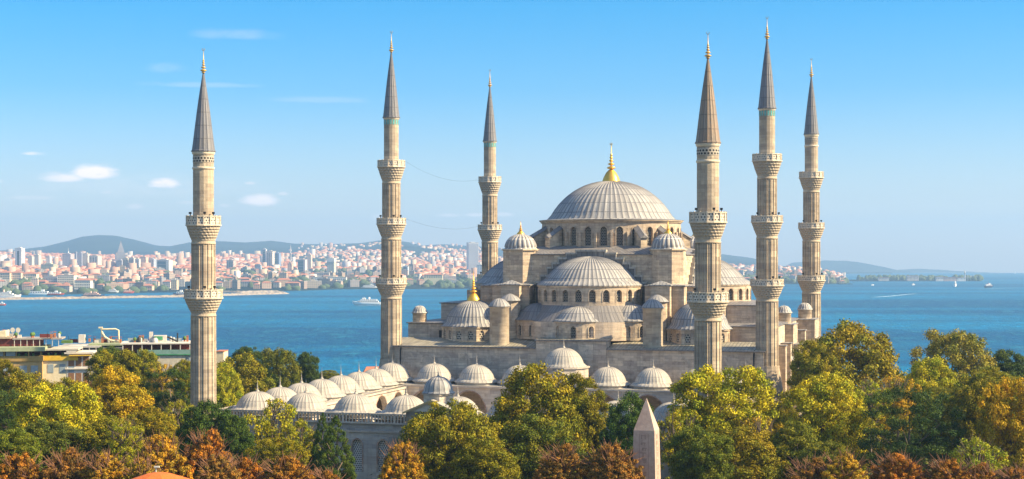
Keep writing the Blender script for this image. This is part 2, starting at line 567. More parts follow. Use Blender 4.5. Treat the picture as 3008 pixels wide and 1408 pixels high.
def balcony(parent, z_top, z_par, z_bot, r_par, r_sh, n=16, teeth=24):
    """muqarnas corbel of stacked niches under a pierced parapet"""
    mb = MB()
    tiers = 5
    hs = (z_par - z_bot) / tiers
    rows = []
    nseg = teeth * 4
    for k in range(tiers):
        f0 = (k + 0.15) / tiers; f1 = (k + 1) / tiers
        ra = r_sh + (r_par - r_sh) * (f0 ** .85)
        rb = r_sh + (r_par - r_sh) * (f1 ** .85)
        za = z_bot + hs * k; zb = za + hs
        ph = 2 if k % 2 else 0
        dep = .10 + .04 * k / tiers

        def row(r_, z, d_):
            return [((r_ - (d_ if (j + ph) % 4 == 2 else d_ * .55 if (j + ph) % 4 in (1, 3) else 0)) * math.cos(2 * PI * j / nseg),
                     (r_ - (d_ if (j + ph) % 4 == 2 else d_ * .55 if (j + ph) % 4 in (1, 3) else 0)) * math.sin(2 * PI * j / nseg), z) for j in range(nseg)]
        rows.append(row(ra, za, 0 if k == 0 else dep * .2))
        rows.append(row(ra + (rb - ra) * .35, za + hs * .45, dep * 1.3))
        rows.append(row(rb - .02, za + hs * .88, dep * 1.7))
        rows.append(row(rb, za + hs * .93, 0))
        rows.append(row(rb, zb, 0))
    mb.grid(rows, None, 0, False, wrap=True)
    body = mb.build('balcony', [M['carved']], parent)
    # floor slab and parapet with rails and pierced panels
    pb = MB()
    pb.lathe([(r_par, z_par), (r_par + .12, z_par + .02), (r_par + .12, z_par + .2), (r_par, z_par + .22)], n, mi=0, smooth=False)
    pb.lathe([(r_par - .02, z_par + .22), (r_par - .02, z_top - .16)], n, mi=1, smooth=False)
    pb.lathe([(r_par - .22, z_top - .16), (r_par - .22, z_par + .22)], n, mi=1, smooth=False)
    pb.lathe([(r_par - .02, z_top - .16), (r_par + .07, z_top - .14), (r_par + .07, z_top), (r_par - .27, z_top), (r_par - .27, z_top - .16)], n, mi=0, smooth=False)
    pb.lathe([(r_par - .2, z_par + .25), (r_sh * .8, z_par + .25)], n, mi=0, smooth=False)
    for k in range(n):
        th = 2 * PI * k / n
        c, s_ = math.cos(th), math.sin(th)
        q = [(r_par + dx, dy) for dx, dy in ((-.14, -.09), (.06, -.09), (.06, .09), (-.14, .09))]
        pb.prism([(x * c - y * s_, x * s_ + y * c) for x, y in q], z_par + .2, z_top + .06, 0)
    pb.build('parapet', [M['carved'], M['pierced']], body)
    return body


def minaret(name, a, b, label, rel, brown=False, tile=True, lamps=True, foot=-18.2):
    x, y, z = at_m(a, b)
    root = empty(name, (x, y, GZ), -AL + .1)
    tag(root, label, 'minaret', 'minarets around the mosque')
    (zf, zt, zc, bals, sec) = rel      # finial top, spire tip, spire base, balconies, shaft radii from the top down
    mb = MB()
    zs = [Z(zc)]
    for i, (zt_, zp_, zb_, rp_) in enumerate(bals):
        # shaft stretch above this balcony
        r = sec[i]
        if i == 0:
            mb.lathe([(r, Z(zp_)), (r, zs[-1])], 16, smooth=False)
        else:
            fluted(mb, Z(zp_), zs[-1] - .6, r, r)
            mb.lathe([(r * 1.02, zs[-1] - .6), (r * 1.04, zs[-1] - .5), (r * 1.0, zs[-1] - .3), (r * .98, zs[-1] + .1)], 32, smooth=False)
        zs.append(Z(zb_))
    r = sec[len(bals)]
    fluted(mb, Z(foot), zs[-1] - .6, r * 1.03, r)
    mb.lathe([(r * 1.02, zs[-1] - .6), (r * 1.04, zs[-1] - .5), (r, zs[-1] - .3), (r * .98, zs[-1] + .1)], 32, smooth=False)
    mb.lathe([(r * 1.55, 0), (r * 1.5, Z(foot - 4.8)), (r * 1.12, Z(foot - .4)), (r * 1.12, Z(foot)), (r * .98, Z(foot))], 16, smooth=False)
    mb.build('shaft', M['stone_min'], root)
    for i, (zt_, zp_, zb_, rp_) in enumerate(bals):
        balcony(root, Z(zt_), Z(zp_), Z(zb_), rp_, sec[i + 1] * 1.0)
        if lamps and i > 0 or (lamps and len(bals) == 2):
            fl = MB()
            for th in (3.6, 4.9, 5.6):
                rr = sec[i] + .5
                cx, cy = rr * math.cos(th + AL), rr * math.sin(th + AL)
                z0 = Z(zt_) + .25
                fl.box(cx - .05, cx + .05, cy - .05, cy + .05, Z(zp_) + .3, z0)
                fl.prism([(cx - .18, cy - .14), (cx + .18, cy - .14), (cx + .14, cy + .14), (cx - .14, cy + .14)], z0, z0 + .28, 0, True)
            build_split(fl, 'floodlight', M['iron'], root)
    r = sec[0]
    col = MB()
    if not tile:    # carved frieze
        col.lathe([(r, Z(zc) - 2.6), (r + .1, Z(zc) - 2.5), (r + .12, Z(zc) - 2.3), (r + .02, Z(zc) - 2.2)], 32)
        col.lathe([(r + .03, Z(zc) - 1.6), (r + .03, Z(zc) - .7)], 32, mi=1)
        col.lathe([(r + .02, Z(zc) - .5), (r + .14, Z(zc) - .3), (r + .16, Z(zc) - .05), (r, Z(zc) - .02)], 32)
        col.build('frieze', [M['carved'], M['star']], root)
    else:
        for k in range(16):
            th0, th1 = 2 * PI * (k + .2) / 16, 2 * PI * (k + .8) / 16
            q = [((r + .04) * math.cos(t_), (r + .04) * math.sin(t_)) for t_ in (th0, th1)]
            col.face([(q[0][0], q[0][1], Z(zc) - 1.25), (q[1][0], q[1][1], Z(zc) - 1.25), (q[1][0], q[1][1], Z(zc) - .4), (q[0][0], q[0][1], Z(zc) - .4)], mi=1)
        col.lathe([(r, Z(zc) - .35), (r + .12, Z(zc) - .2), (r + .14, Z(zc) - .03), (r, Z(zc) - .02)], 32, mi=0)
        col.build('tile_band', [M['carved'], M['turq']], root)
    sp = MB()
    rb = r + .22
    H = Z(zt) - Z(zc)
    prof = [(rb, Z(zc) - .05), (rb, Z(zc) + .12), (rb - .1, Z(zc) + .2)]
    for k in range(1, 13):
        f = k / 12
        prof.append(((rb - .12) * (1 - f) + .09 * f + .05 * math.sin(PI * f), Z(zc) + .2 + (H - .2) * f))
    sp.lathe(prof, 48, ribs=16, rib_h=.07, urep=16, smooth=False)
    sp.lathe([(r * .9, Z(zc) - .05), (rb, Z(zc) - .05)], 32)
    sp.build('spire', M['lead_brown'] if brown else M['lead_spire'], root)
    fb = MB()
    h = Z(zf) - Z(zt)
    ring_finial(fb, Z(zt) - .1, h * .82, .34)
    crescent(fb, 0, 0, Z(zt) + h * .8, h * .055, .04)
    fb.build('finial', M['gold_old'], root)
    return root


hall_rel = (40.7, 36.6, 24.8, [(17.2, 15.9, 13.6, 2.42), (6.9, 5.7, 3.6, 2.58), (-3.75, -4.9, -6.9, 2.74)], [1.32, 1.62, 1.76, 1.84])
court_rel = (30.2, 26.4, 15.05, [(5.85, 4.4, 2.4, 2.42), (-4.65, -6.0, -7.9, 2.68)], [1.47, 1.68, 1.76])
q_ = .988
court_rel_b = (30.2 * q_, 26.4 * q_, 15.05 * q_, [(5.85, 4.4, 2.4, 2.4), (-4.6, -5.95, -7.8, 2.64)], [1.45, 1.66, 1.74])
minaret('minaret', -39.2, -61, 'short minaret with two balconies at far left, standing alone beside the courtyard domes', court_rel, False, False, foot=-23.5)
minaret('minaret', 33.2, -60.5, 'short thick minaret with brownish spire, nearest of the three right-hand minarets', court_rel_b, True, False, foot=-23.5)
minaret('minaret', -33.3, .3, 'tall three-balcony minaret at the left end of the hall front wall', hall_rel)
minaret('minaret', 33.3, 1.1, 'tallest-looking minaret, middle of the three on the right with grey spire', hall_rel)
minaret('minaret', -33.4, 61.5, 'distant tall minaret rising behind the left half dome of the hall', hall_rel)
minaret('minaret', 34.9, 60.5, 'far slender minaret standing rightmost against the sea', hall_rel, False, False)

# ------------------------------------------------------------------ wall panels with arched openings
def arch_pts(sc_, w_, zb, zs_, n=8, pointed=.12):
    """outline from bottom-left over the arch to bottom-right"""
    pts = [(sc_ - w_ / 2, zb)]
    for k in range(n + 1):
        th = PI - PI * k / n
        h = w_ / 2 * (math.sin(th) * (1 + pointed * math.sin(th)))
        pts.append((sc_ + w_ / 2 * math.cos(th), zs_ + h))
    pts.append((sc_ + w_ / 2, zb))
    return pts


def arch_bay(mb, pane_parent, mp, s0, s1, z0, z1, sc_, w_, zb, zs_, depth=.35, mi=0, pmat='lattice', name='window', frame=True, fmi=None):
    A = arch_pts(sc_, w_, zb, zs_)
    q = lambda pts: mb.face([mp(s_, 0, z_) for s_, z_ in pts], [(s_, z_) for s_, z_ in pts], mi)
    q([(s0, z0), (A[0][0], z0), (A[0][0], zs_), (s0, zs_)])
    q([(A[-1][0], z0), (s1, z0), (s1, zs_), (A[-1][0], zs_)])
    if zb > z0 + 1e-4: q([(A[0][0], z0), (A[-1][0], z0), (A[-1][0], zb), (A[0][0], zb)])
    arc = A[1:-1]
    n = len(arc)
    tops = [(s0 + (s1 - s0) * k / (n - 1), z1) for k in range(n)]
    q([(s0, zs_), arc[0], tops[0]])
    for k in range(n - 1):
        q([arc[k], arc[k + 1], tops[k + 1], tops[k]])
    q([arc[-1], (s1, zs_), tops[-1]])
    for k in range(len(A) - 1):
        p, r_ = A[k], A[k + 1]
        mb.face([mp(p[0], 0, p[1]), mp(p[0], depth, p[1]), mp(r_[0], depth, r_[1]), mp(r_[0], 0, r_[1])], None, mi)
    if zb > z0 + 1e-4:
        mb.face([mp(A[0][0], 0, zb), mp(A[-1][0], 0, zb), mp(A[-1][0], depth, zb), mp(A[0][0], depth, zb)], None, mi)
    if frame:     # slim raised moulding round the opening
        B = arch_pts(sc_, w_ + .34, zb, zs_)
        o = -.07
        for k in range(len(A) - 1):
            mb.face([mp(A[k][0], o, A[k][1]), mp(B[k][0], o, B[k][1]), mp(B[k + 1][0], o, B[k + 1][1]), mp(A[k + 1][0], o, A[k + 1][1])], None, fmi if fmi is not None else mi)
            mb.face([mp(B[k][0], o, B[k][1]), mp(B[k][0], .02, B[k][1]), mp(B[k + 1][0], .02, B[k + 1][1]), mp(B[k + 1][0], o, B[k + 1][1])], None, mi)
            mb.face([mp(A[k][0], o, A[k][1]), mp(A[k + 1][0], o, A[k + 1][1]), mp(A[k + 1][0], .02, A[k + 1][1]), mp(A[k][0], .02, A[k][1])], None, mi)
    if pane_parent is not None:
        return (mp, A, depth, pmat, name)
    return None


def add_pane(info, parent):
    mp, A, depth, pmat, name = info
    pb = MB()
    pb.face([mp(p[0], depth - .01, p[1]) for p in A], [(p[0] - A[0][0], p[1]) for p in A])
    return pb.build(name, M[pmat], parent)


def curved(cx, cy, r, th0=0, sgn=1):
    def mp(s_, d, z):
        th = th0 + sgn * s_ / r
        return (cx + (r - d) * math.cos(th), cy + (r - d) * math.sin(th), z)
    return mp


def flat(x0, y0, ux, uy, nx, ny):
    """origin, direction of s, outward normal"""
    return lambda s_, d, z: (x0 + ux * s_ - nx * d, y0 + uy * s_ - ny * d, z)


def dome_prof(r, h, z0, flare=.35, fh=.25, n=12, drip=.12):
    rho = (r * r + h * h) / (2 * h)
    p = [(r + flare, z0 - drip), (r + flare, z0), (r + flare * .55, z0 + fh * .35), (r + flare * .2, z0 + fh * .8)]
    zc = z0 + h - rho
    ph0 = math.asin(max(-1, min(1, (z0 - zc) / rho)))
    for k in range(1, n + 1):
        ph = ph0 + (PI / 2 - ph0) * k / n
        p.append((max(.02, rho * math.cos(ph)), zc + rho * math.sin(ph)))
    return p


def dome(name, parent, cx, cy, r, h, z0, ribs, mat='lead', a0=0, a1=2 * PI, rib_h=.1, flare=.35, sub=4, fin=None, fh=.25, drip=.12, melon=0, label=None):
    mb = MB()
    n = int(ribs * sub * (a1 - a0) / (2 * PI) + .5)
    rr = ribs * (a1 - a0) / (2 * PI)
    mod = None
    if melon:   # gored: concave strips between the ribs
        per = sub
        mod = lambda i, j, rv, zv: (rv + (melon * (min(1, rv / r * 1.6)) * abs(math.sin(PI * (j % per) / per)) if i > 3 else 0), zv)
    mb.lathe(dome_prof(r, h, z0, flare, fh, drip=drip), n, cx, cy, a0=a0, a1=a1, ribs=max(1, int(rr + .5)), rib_h=rib_h, urep=rr, smooth=True, mod=mod)
    d = mb.build(name, M[mat], parent, label)
    if fin:
        fb = MB()
        kind, hh, rf = fin
        zt = z0 + h - .05
        if kind == 'gold_big':
            fb.lathe([(rf * 1.25, zt - .15), (rf * 1.2, zt + .1), (rf * 1.05, zt + hh * .09), (rf * .7, zt + hh * .2), (rf * .3, zt + hh * .28)], 32, cx, cy, ribs=16, rib_h=.12)
            ring_finial(fb, zt + hh * .26, hh * .70, rf * .46, cx=cx, cy=cy)
            crescent(fb, cx, cy, zt + hh * .9, rf * .2, .05)
            fb.build('finial', M['gold'], d)
        else:
            fb.lathe([(rf * 1.9, zt - .12), (rf * 1.3, zt + hh * .1), (rf * .4, zt + hh * .2)], 10, cx, cy)
            ring_finial(fb, zt + hh * .15, hh * .85, rf * .62, cx=cx, cy=cy, n=8)
            fb.build('finial', M['gold'] if kind == 'gold' else M['finial'], d)
    return d


def cornice(mb, poly, z, out_=.25, h=.3, mi=0):
    n = len(poly)
    cx = sum(p[0] for p in poly) / n; cy = sum(p[1] for p in poly) / n
    P = []
    for (x, y) in poly:
        l = math.hypot(x - cx, y - cy)
        P.append((x + (x - cx) / l * out_ * 1.3, y + (y - cy) / l * out_ * 1.3))
    mb.prism(P, z, z + h, mi, True)

# ------------------------------------------------------------------ prayer hall
hall = empty('mosque', (MX, MY, GZ), -AL)
tag(hall, 'great stone mosque hall with cascading grey lead domes between the minarets', 'mosque')

BC = 31.0            # hall centre
# ---- main drum and dome
zb_, zt_ = Z(1.7), Z(6.35)
rd = 13.2
mb = MB(); panes = []
nw = 28
for k in range(nw):
    th = 2 * PI * (k + .5) / nw
    s_w = 2 * PI * rd / nw
    mp = curved(0, BC, rd, th - PI / nw)
    panes.append(arch_bay(mb, 1, mp, 0, s_w, zb_, zt_, s_w / 2, 1.25, Z(2.05), Z(4.85), .45))
    t2 = th - PI / nw     # pilaster
    c, s_ = math.cos(t2), math.sin(t2)
    q = [(rd - .1, -.22), (rd + .42, -.22), (rd + .42, .22), (rd - .1, .22)]
    mb.prism([(x * c - y * s_, BC + x * s_ + y * c) for x, y in q], zb_ - .4, Z(4.6), 0)
mb.lathe([(rd, zt_ - .02), (rd + .25, zt_ + .05), (rd + .3, zt_ + .25), (rd + .52, zt_ + .32), (rd + .52, zt_ + .48), (rd - 1.3, zt_ + .55)], 84, 0, BC, smooth=False)
drum = mb.build('drum', M['stone'], hall)
for p in panes: add_pane(p, drum)
md = MB()
md.lathe([(rd + .58, zt_ + .49), (rd + .58, zt_ + .56), (12.3, zt_ + .72), (12.1, zt_ + .74)], 112, 0, BC, urep=60, smooth=False)
dome('main_dome', hall, 0, BC, 12.0, 7.75, Z(6.75), 64, rib_h=.19, flare=.5, sub=4, fin=('gold_big', 7.6, 1.35), fh=.5)
md.build('dome_eave', M['lead'], hall)
# flying buttresses
for dg in (-45 - 11, -45 + 11, 45 - 11, 45 + 11, 135 - 11, 135 + 11, 225 - 11, 225 + 11):
    th = R(dg)
    c, s_ = math.cos(th), math.sin(th)
    tr = lambda x, y, z: (x * c - y * s_, BC + x * s_ + y * c, z)
    fbm = MB()
    w2 = .62
    prof = [(rd - .2, Z(1.2)), (rd + 3.0, Z(1.2)), (rd + 3.0, Z(3.5)), (rd - .2, Z(5.3))]
    for sg in (-1, 1):
        q = [tr(x, sg * w2, z) for x, z in prof]
        fbm.face(q if sg < 0 else q[::-1], [(x, z) for x, z in (prof if sg < 0 else prof[::-1])])
    fbm.face([tr(rd + 3.0, -w2, Z(1.2)), tr(rd + 3.0, w2, Z(1.2)), tr(rd + 3.0, w2, Z(3.5)), tr(rd + 3.0, -w2, Z(3.5))], [(0, 0), (1.2, 0), (1.2, 2.3), (0, 2.3)])
    # gabled lead capping
    for sg in (-1, 1):
        a_ = [tr(rd + 3.25, sg * (w2 + .25), Z(3.42)), tr(rd + 3.25, 0, Z(4.0)), tr(rd - .2, 0, Z(5.95)), tr(rd - .2, sg * (w2 + .25), Z(5.35))]
        fbm.face(a_ if sg < 0 else a_[::-1], [(0, 0), (1, 0), (1, 4), (0, 4)], 1)
    fbm.face([tr(rd + 3.25, -w2 - .25, Z(3.42)), tr(rd + 3.25, w2 + .25, Z(3.42)), tr(rd + 3.25, 0, Z(4.0))], None, 1)
    fbm.build('buttress', [M['stone'], M['lead_dark']], hall)
# ---- central cube
mb = MB()
hw = 13.6
mb.box(-hw, hw, BC - 16.6, BC + 16.6, Z(-16), Z(.35))
mb.box(-16.6, 16.6, BC - hw, BC + hw, Z(-16), Z(.352))
mb.build('central_block', M['stone'], hall)
mb = MB()
for (x0, x1, y0, y1) in ((-hw - .25, hw + .25, BC - 16.85, BC + 16.85), (-16.85, 16.85, BC - hw - .25, BC + hw + .25)):
    mb.box(x0, x1, y0, y1, Z(.36) + (0 if x0 > -16 else .004), Z(.52) + (0 if x0 > -16 else .004), 0, True)
o8 = [(-hw, BC - 16.5), (hw, BC - 16.5), (16.5, BC - hw), (16.5, BC + hw), (hw, BC + 16.5), (-hw, BC + 16.5), (-16.5, BC + hw), (-16.5, BC - hw)]
top = [(x * .78, BC + (y - BC) * .78) for x, y in o8]
for k in range(8):
    j = (k + 1) % 8
    ln = math.hypot(o8[j][0] - o8[k][0], o8[j][1] - o8[k][1]) / .7
    mb.face([(o8[k][0], o8[k][1], Z(.53)), (o8[j][0], o8[j][1], Z(.53)), (top[j][0], top[j][1], Z(1.95)), (top[k][0], top[k][1], Z(1.95))], [(0, 0), (ln, 0), (ln, 4), (0, 4)])
mb.build('block_roof', M['lead_dark'], hall)


def rot4(k):
    """turn about the hall centre by k quarter turns: 0 = towards the court"""
    c, s_ = [(1, 0), (0, 1), (-1, 0), (0, -1)][k]
    return lambda x, y: (x * c - y * s_, BC + x * s_ + y * c)


# ---- half domes with stepped arches (front, right, back, left)
HC = 17.0
for k in range(4):
    tr = rot4(k)
    base_th = [-PI / 2, 0, PI / 2, PI][k]
    cx, cy = tr(0, -HC)
    # stepped gable wall, steps as in the photo
    steps = [(2.7, .95), (4.6, .45), (6.0, -.45), (7.2, -1.35), (8.1, -2.15), (9.4, -3.6), (10.2, -4.8)]
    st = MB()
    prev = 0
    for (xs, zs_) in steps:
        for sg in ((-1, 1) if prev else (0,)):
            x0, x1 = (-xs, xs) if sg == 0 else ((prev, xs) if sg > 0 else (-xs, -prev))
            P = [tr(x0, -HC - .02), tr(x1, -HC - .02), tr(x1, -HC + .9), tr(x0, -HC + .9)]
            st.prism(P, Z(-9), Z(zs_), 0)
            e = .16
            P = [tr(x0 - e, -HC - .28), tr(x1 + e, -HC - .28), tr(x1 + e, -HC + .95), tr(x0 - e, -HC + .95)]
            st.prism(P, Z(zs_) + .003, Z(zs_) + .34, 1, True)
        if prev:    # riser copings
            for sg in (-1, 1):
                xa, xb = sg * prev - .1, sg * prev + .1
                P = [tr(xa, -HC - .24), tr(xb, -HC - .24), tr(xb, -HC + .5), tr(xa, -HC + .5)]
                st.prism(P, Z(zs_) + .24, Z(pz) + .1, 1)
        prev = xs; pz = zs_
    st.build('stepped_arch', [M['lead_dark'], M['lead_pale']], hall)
    # drum of the half dome with its arched windows
    mb = MB(); panes = []
    rr = 9.55; nwn = 13
    th_a = base_th - R(96); s_w = rr * R(192) / nwn
    for j in range(nwn):
        mp = curved(cx, cy, rr, th_a + R(192) * j / nwn)
        panes.append(arch_bay(mb, 1, mp, 0, s_w, Z(-8.6), Z(-5.35), s_w / 2, 1.15, Z(-7.95), Z(-6.45), .4))
    mb.lathe([(rr, Z(-5.37)), (rr + .15, Z(-5.3)), (rr + .2, Z(-5.12)), (rr - .4, Z(-5.08))], 52, cx, cy, a0=th_a, a1=th_a + R(192), smooth=False)
    w_ = mb.build('half_dome_drum', M['stone'], hall)
    if k != 2:
        for p in panes: add_pane(p, w_)
    dome('half_dome', hall, cx, cy, 8.95, 5.1, Z(-5.0), 66, a0=base_th - PI / 2 - .06, a1=base_th + PI / 2 + .06, rib_h=.18, flare=.8, fh=.7)
    # ---- three exedrae below
    ex = []
    for (ox, oy, er, da, zrise) in ((0, -HC - 8.6, 4.5, 0, 2.55), (-8.3, -HC - 4.3, 4.4, -52, 2.9), (8.3, -HC - 4.3, 4.4, 52, 2.9)):
        ex_, ey_ = tr(ox, oy)
        bt = base_th + R(da)
        mb = MB(); panes = []
        rr2 = er + .3; nn = 6 if da else 5
        s_w = rr2 * PI * 1.06 / nn
        for j in range(nn):
            mp = curved(ex_, ey_, rr2, bt - PI * .53 + PI * 1.06 * j / nn)
            panes.append(arch_bay(mb, 1, mp, 0, s_w, Z(-14.6), Z(-11.45), s_w / 2, .95, Z(-14.0), Z(-12.55), .35))
        mb.lathe([(rr2, Z(-11.47)), (rr2 + .12, Z(-11.4)), (rr2 + .16, Z(-11.22)), (rr2 - .4, Z(-11.2))], 30, ex_, ey_, a0=bt - PI * .53, a1=bt + PI * .53, smooth=False)
        w_ = mb.build('exedra_wall', M['stone'], hall)
        if k != 2:
            for p in panes: add_pane(p, w_)
        dome('exedra_dome', hall, ex_, ey_, er, zrise, Z(-11.15), 34, a0=bt - PI * .62, a1=bt + PI * .62, rib_h=.1, flare=.5, fh=.35, mat='lead' if da >= 0 else 'lead_dark')  # left-hand exedra gets darker lead in place of its shade
    # sloping lead skirt between exedrae and drum
    sk = MB()
    o_ = []; i2 = []
    for j in range(25):
        t_ = base_th - PI * .52 + PI * 1.04 * j / 24
        o_.append((cx + 12.4 * math.cos(t_), cy + 12.4 * math.sin(t_), Z(-11.35)))
        i2.append((cx + 9.45 * math.cos(t_), cy + 9.45 * math.sin(t_), Z(-8.45)))
    sk.grid([o_, i2], [[(j * 2.2, 0) for j in range(25)], [(j * 2.2, 4) for j in range(25)]], 0, False)
    lo = [(p[0], p[1], Z(-14.6)) for p in o_]
    sk.grid([lo, o_], [[(j * 1.6, Z(-14.6)) for j in range(25)], [(j * 1.6, Z(-11.35)) for j in range(25)]], 1, False)
    sk.build('skirt_roof', [M['lead_dark'], M['stone_low']], hall)

# ---- four weight turrets with gored domes
for (tx, ty) in ((-13.75, BC - 15), (13.75, BC - 15), (-13.75, BC + 15), (13.75, BC + 15)):
    mb = MB()
    r8 = 3.25
    mb.ngon(tx, ty, r8, 8, Z(-16), Z(1.15), 0, PI / 8)
    mb.ngon(tx, ty, r8 + .28, 8, Z(1.16), Z(1.42), 0, PI / 8, bottom=True)
    tw = mb.build('turret', M['stone'], hall)
    dome('turret_dome', tw, tx, ty, 2.8, 2.75, Z(1.5), 20, mat='lead_gore', rib_h=.0, flare=.3, sub=6, fh=.2, melon=.26)
    fb = MB()
    fb.lathe([(.75, Z(4.15)), (.7, Z(4.35)), (.35, Z(4.7)), (.15, Z(4.95))], 16, tx, ty)
    ring_finial(fb, Z(4.8), 1.8, .3, cx=tx, cy=ty)
    fb.build('finial', M['gold'], tw)
    sx = 1 if tx > 0 else -1; sy = -1 if ty < BC else 1
    # stepped shoulder piers in front of the turret
    mb = MB()
    def rect(x0, x1, y0, y1):
        xs = sorted((sx * x0, sx * x1)); ys = sorted((BC + sy * y0, BC + sy * y1))
        return [(xs[0], ys[0]), (xs[1], ys[0]), (xs[1], ys[1]), (xs[0], ys[1])]
    mb.prism(rect(10.6, 17.6, 11, 20.4), Z(-16), Z(-5.2))
    mb.prism(rect(17.6, 20.8, 9.5, 17.2), Z(-16), Z(-5.35))
    mb.prism(rect(12.0, 15.4, 20.4, 22.2), Z(-16), Z(-5.1))
    mb.prism(rect(22.2, 24.0, 12.0, 15.4), Z(-16), Z(-6.1))
    mb.build('shoulder_pier', M['stone'], hall)
    mb = MB()
    def hip(P, z, h, e=.25):
        cxx = sum(p[0] for p in P) / 4; cyy = sum(p[1] for p in P) / 4
        P = [(p[0] + (e if p[0] > cxx else -e), p[1] + (e if p[1] > cyy else -e)) for p in P]
        mb.prism(P, z, z + .16, 0, True)
        for q in range(4):
            a_, b_ = P[q], P[(q + 1) % 4]
            l = math.hypot(a_[0] - b_[0], a_[1] - b_[1]) / .6
            mb.face([(a_[0], a_[1], z + .17), (b_[0], b_[1], z + .17), (cxx, cyy, z + .17 + h)], [(0, 0), (l, 0), (l / 2, 3)])
    hip(rect(10.6, 17.6, 11, 20.4), Z(-5.19), .35)
    hip(rect(17.6, 20.8, 9.5, 17.2), Z(-5.34), .5)
    hip(rect(12.0, 15.4, 20.4, 22.2), Z(-5.09), .75)
    mb.build('pier_cap', M['lead'], hall)
    # octagonal stair turret with a pointed lead cap
    ox, oy = sx * 13.4, BC + sy * 23.3
    mb = MB()
    mb.ngon(ox, oy, 1.75, 8, Z(-16), Z(-8.0), 0, PI / 8)
    mb.ngon(ox, oy, 1.95, 8, Z(-7.99), Z(-7.85), 0, PI / 8, bottom=True)
    stt = mb.build('stair_turret', M['stone'], hall)
    mb = MB()
    mb.lathe([(2.05, Z(-7.85)), (2.02, Z(-7.8)), (1.35, Z(-7.2)), (.5, Z(-6.75)), (.05, Z(-6.55))], 32, ox, oy, ribs=16, rib_h=.08, urep=16)
    mb.build('cap', M['lead'], stt)
    # round tower
    ox, oy = sx * 13.7, BC + sy * 29.0
    mb = MB()
    mb.lathe([(1.72, Z(-15.6)), (1.72, Z(-9.0)), (1.86, Z(-8.9)), (1.88, Z(-8.72)), (1.5, Z(-8.7))], 32, ox, oy)
    rt = mb.build('round_tower', M['stone_min'], hall)
    mb = MB()
    mb.lathe([(1.98, Z(-8.72)), (1.95, Z(-8.66)), (1.55, Z(-8.1)), (.8, Z(-7.5)), (.05, Z(-7.25))], 48, ox, oy, ribs=16, rib_h=.1, urep=16)
    mb.build('cap', M['lead'], rt)
    # corner dome on its low octagonal drum
    ox, oy = sx * 20.6, BC + sy * 22.2
    mb = MB(); panes = []
    r8 = 5.75
    for q in range(8):
        t0 = PI / 8 + q * PI / 4
        x0, y0 = ox + r8 * math.cos(t0), oy + r8 * math.sin(t0)
        x1, y1 = ox + r8 * math.cos(t0 + PI / 4), oy + r8 * math.sin(t0 + PI / 4)
        ln = math.hypot(x1 - x0, y1 - y0)
        ux, uy = (x1 - x0) / ln, (y1 - y0) / ln
        mp = flat(x0, y0, ux, uy, uy, -ux)
        for h_ in range(2):
            panes.append(arch_bay(mb, 1, mp, ln * h_ / 2, ln * (h_ + 1) / 2, Z(-15.4), Z(-12.75), ln * (h_ + .5) / 2, .9, Z(-14.7), Z(-13.6), .2, pmat='star', frame=False))
    mb.ngon(ox, oy, r8 + .2, 8, Z(-12.74), Z(-12.5), 0, PI / 8, bottom=True)
    cdm = mb.build('corner_drum', M['stone'], hall)
    if sy < 0 or True:
        for q, p in enumerate(panes):
            if sy < 0: add_pane(p, cdm)
    # dark doorway-like niches are the panes above; dome
    dome('corner_dome', cdm, ox, oy, 5.1, 4.55, Z(-12.4), 44, rib_h=.17, flare=.65, fh=.5)
    if sy < 0 and sx < 0:
        fb = MB()
        fb.lathe([(1.15, Z(-7.95)), (1.1, Z(-7.6)), (.55, Z(-6.8)), (.2, Z(-6.5))], 24, ox, oy, ribs=12, rib_h=.08)
        ring_finial(fb, Z(-6.7), 4.1, .5, cx=ox, cy=oy)
        fb.build('finial', M['gold'], cdm)

# ---- side masses stepping down to the galleries
mb = MB()
for sg in (-1, 1):
    for (x0, x1, y0, y1, z1) in ((16.7, 29.6, 17.2, 44.8, -8.75), (20.8, 33.4, 9.5, 52.5, -12.2)):
        xs = sorted((sg * x0, sg * x1))
        mb.box(xs[0], xs[1], y0, y1, Z(-16.2), Z(z1))
mb.box(-33.0, 33.0, -1.0, 63.0, 0, Z(-15.75))
mb.box(-6.2, 6.2, -1.12, 2.4, Z(-22), Z(-14.35))
mb.build('wall', M['stone_low'], hall)
mb = MB()
for sg in (-1, 1):
    for (x0, x1, y0, y1, z1) in ((16.7, 29.6, 17.2, 44.8, -8.75), (20.8, 33.4, 9.5, 52.5, -12.2)):
        xs = sorted((sg * x0, sg * x1))
        e = .28
        P = [(xs[0] - e, y0 - e), (xs[1] + e, y0 - e), (xs[1] + e, y1 + e), (xs[0] - e, y1 + e)]
        mb.prism(P, Z(z1) + .004, Z(z1) + .17, 0, True)
        cx_, cy_ = (xs[0] + xs[1]) / 2, (y0 + y1) / 2
        for q in range(4):
            a_, b_ = P[q], P[(q + 1) % 4]
            l = math.hypot(a_[0] - b_[0], a_[1] - b_[1]) / .7
            mb.face([(a_[0], a_[1], Z(z1) + .18), (b_[0], b_[1], Z(z1) + .18), (cx_, cy_, Z(z1) + .9)], [(0, 0), (l, 0), (l / 2, 8)])
build_split(mb, 'side_roof', M['lead_dark'], hall)
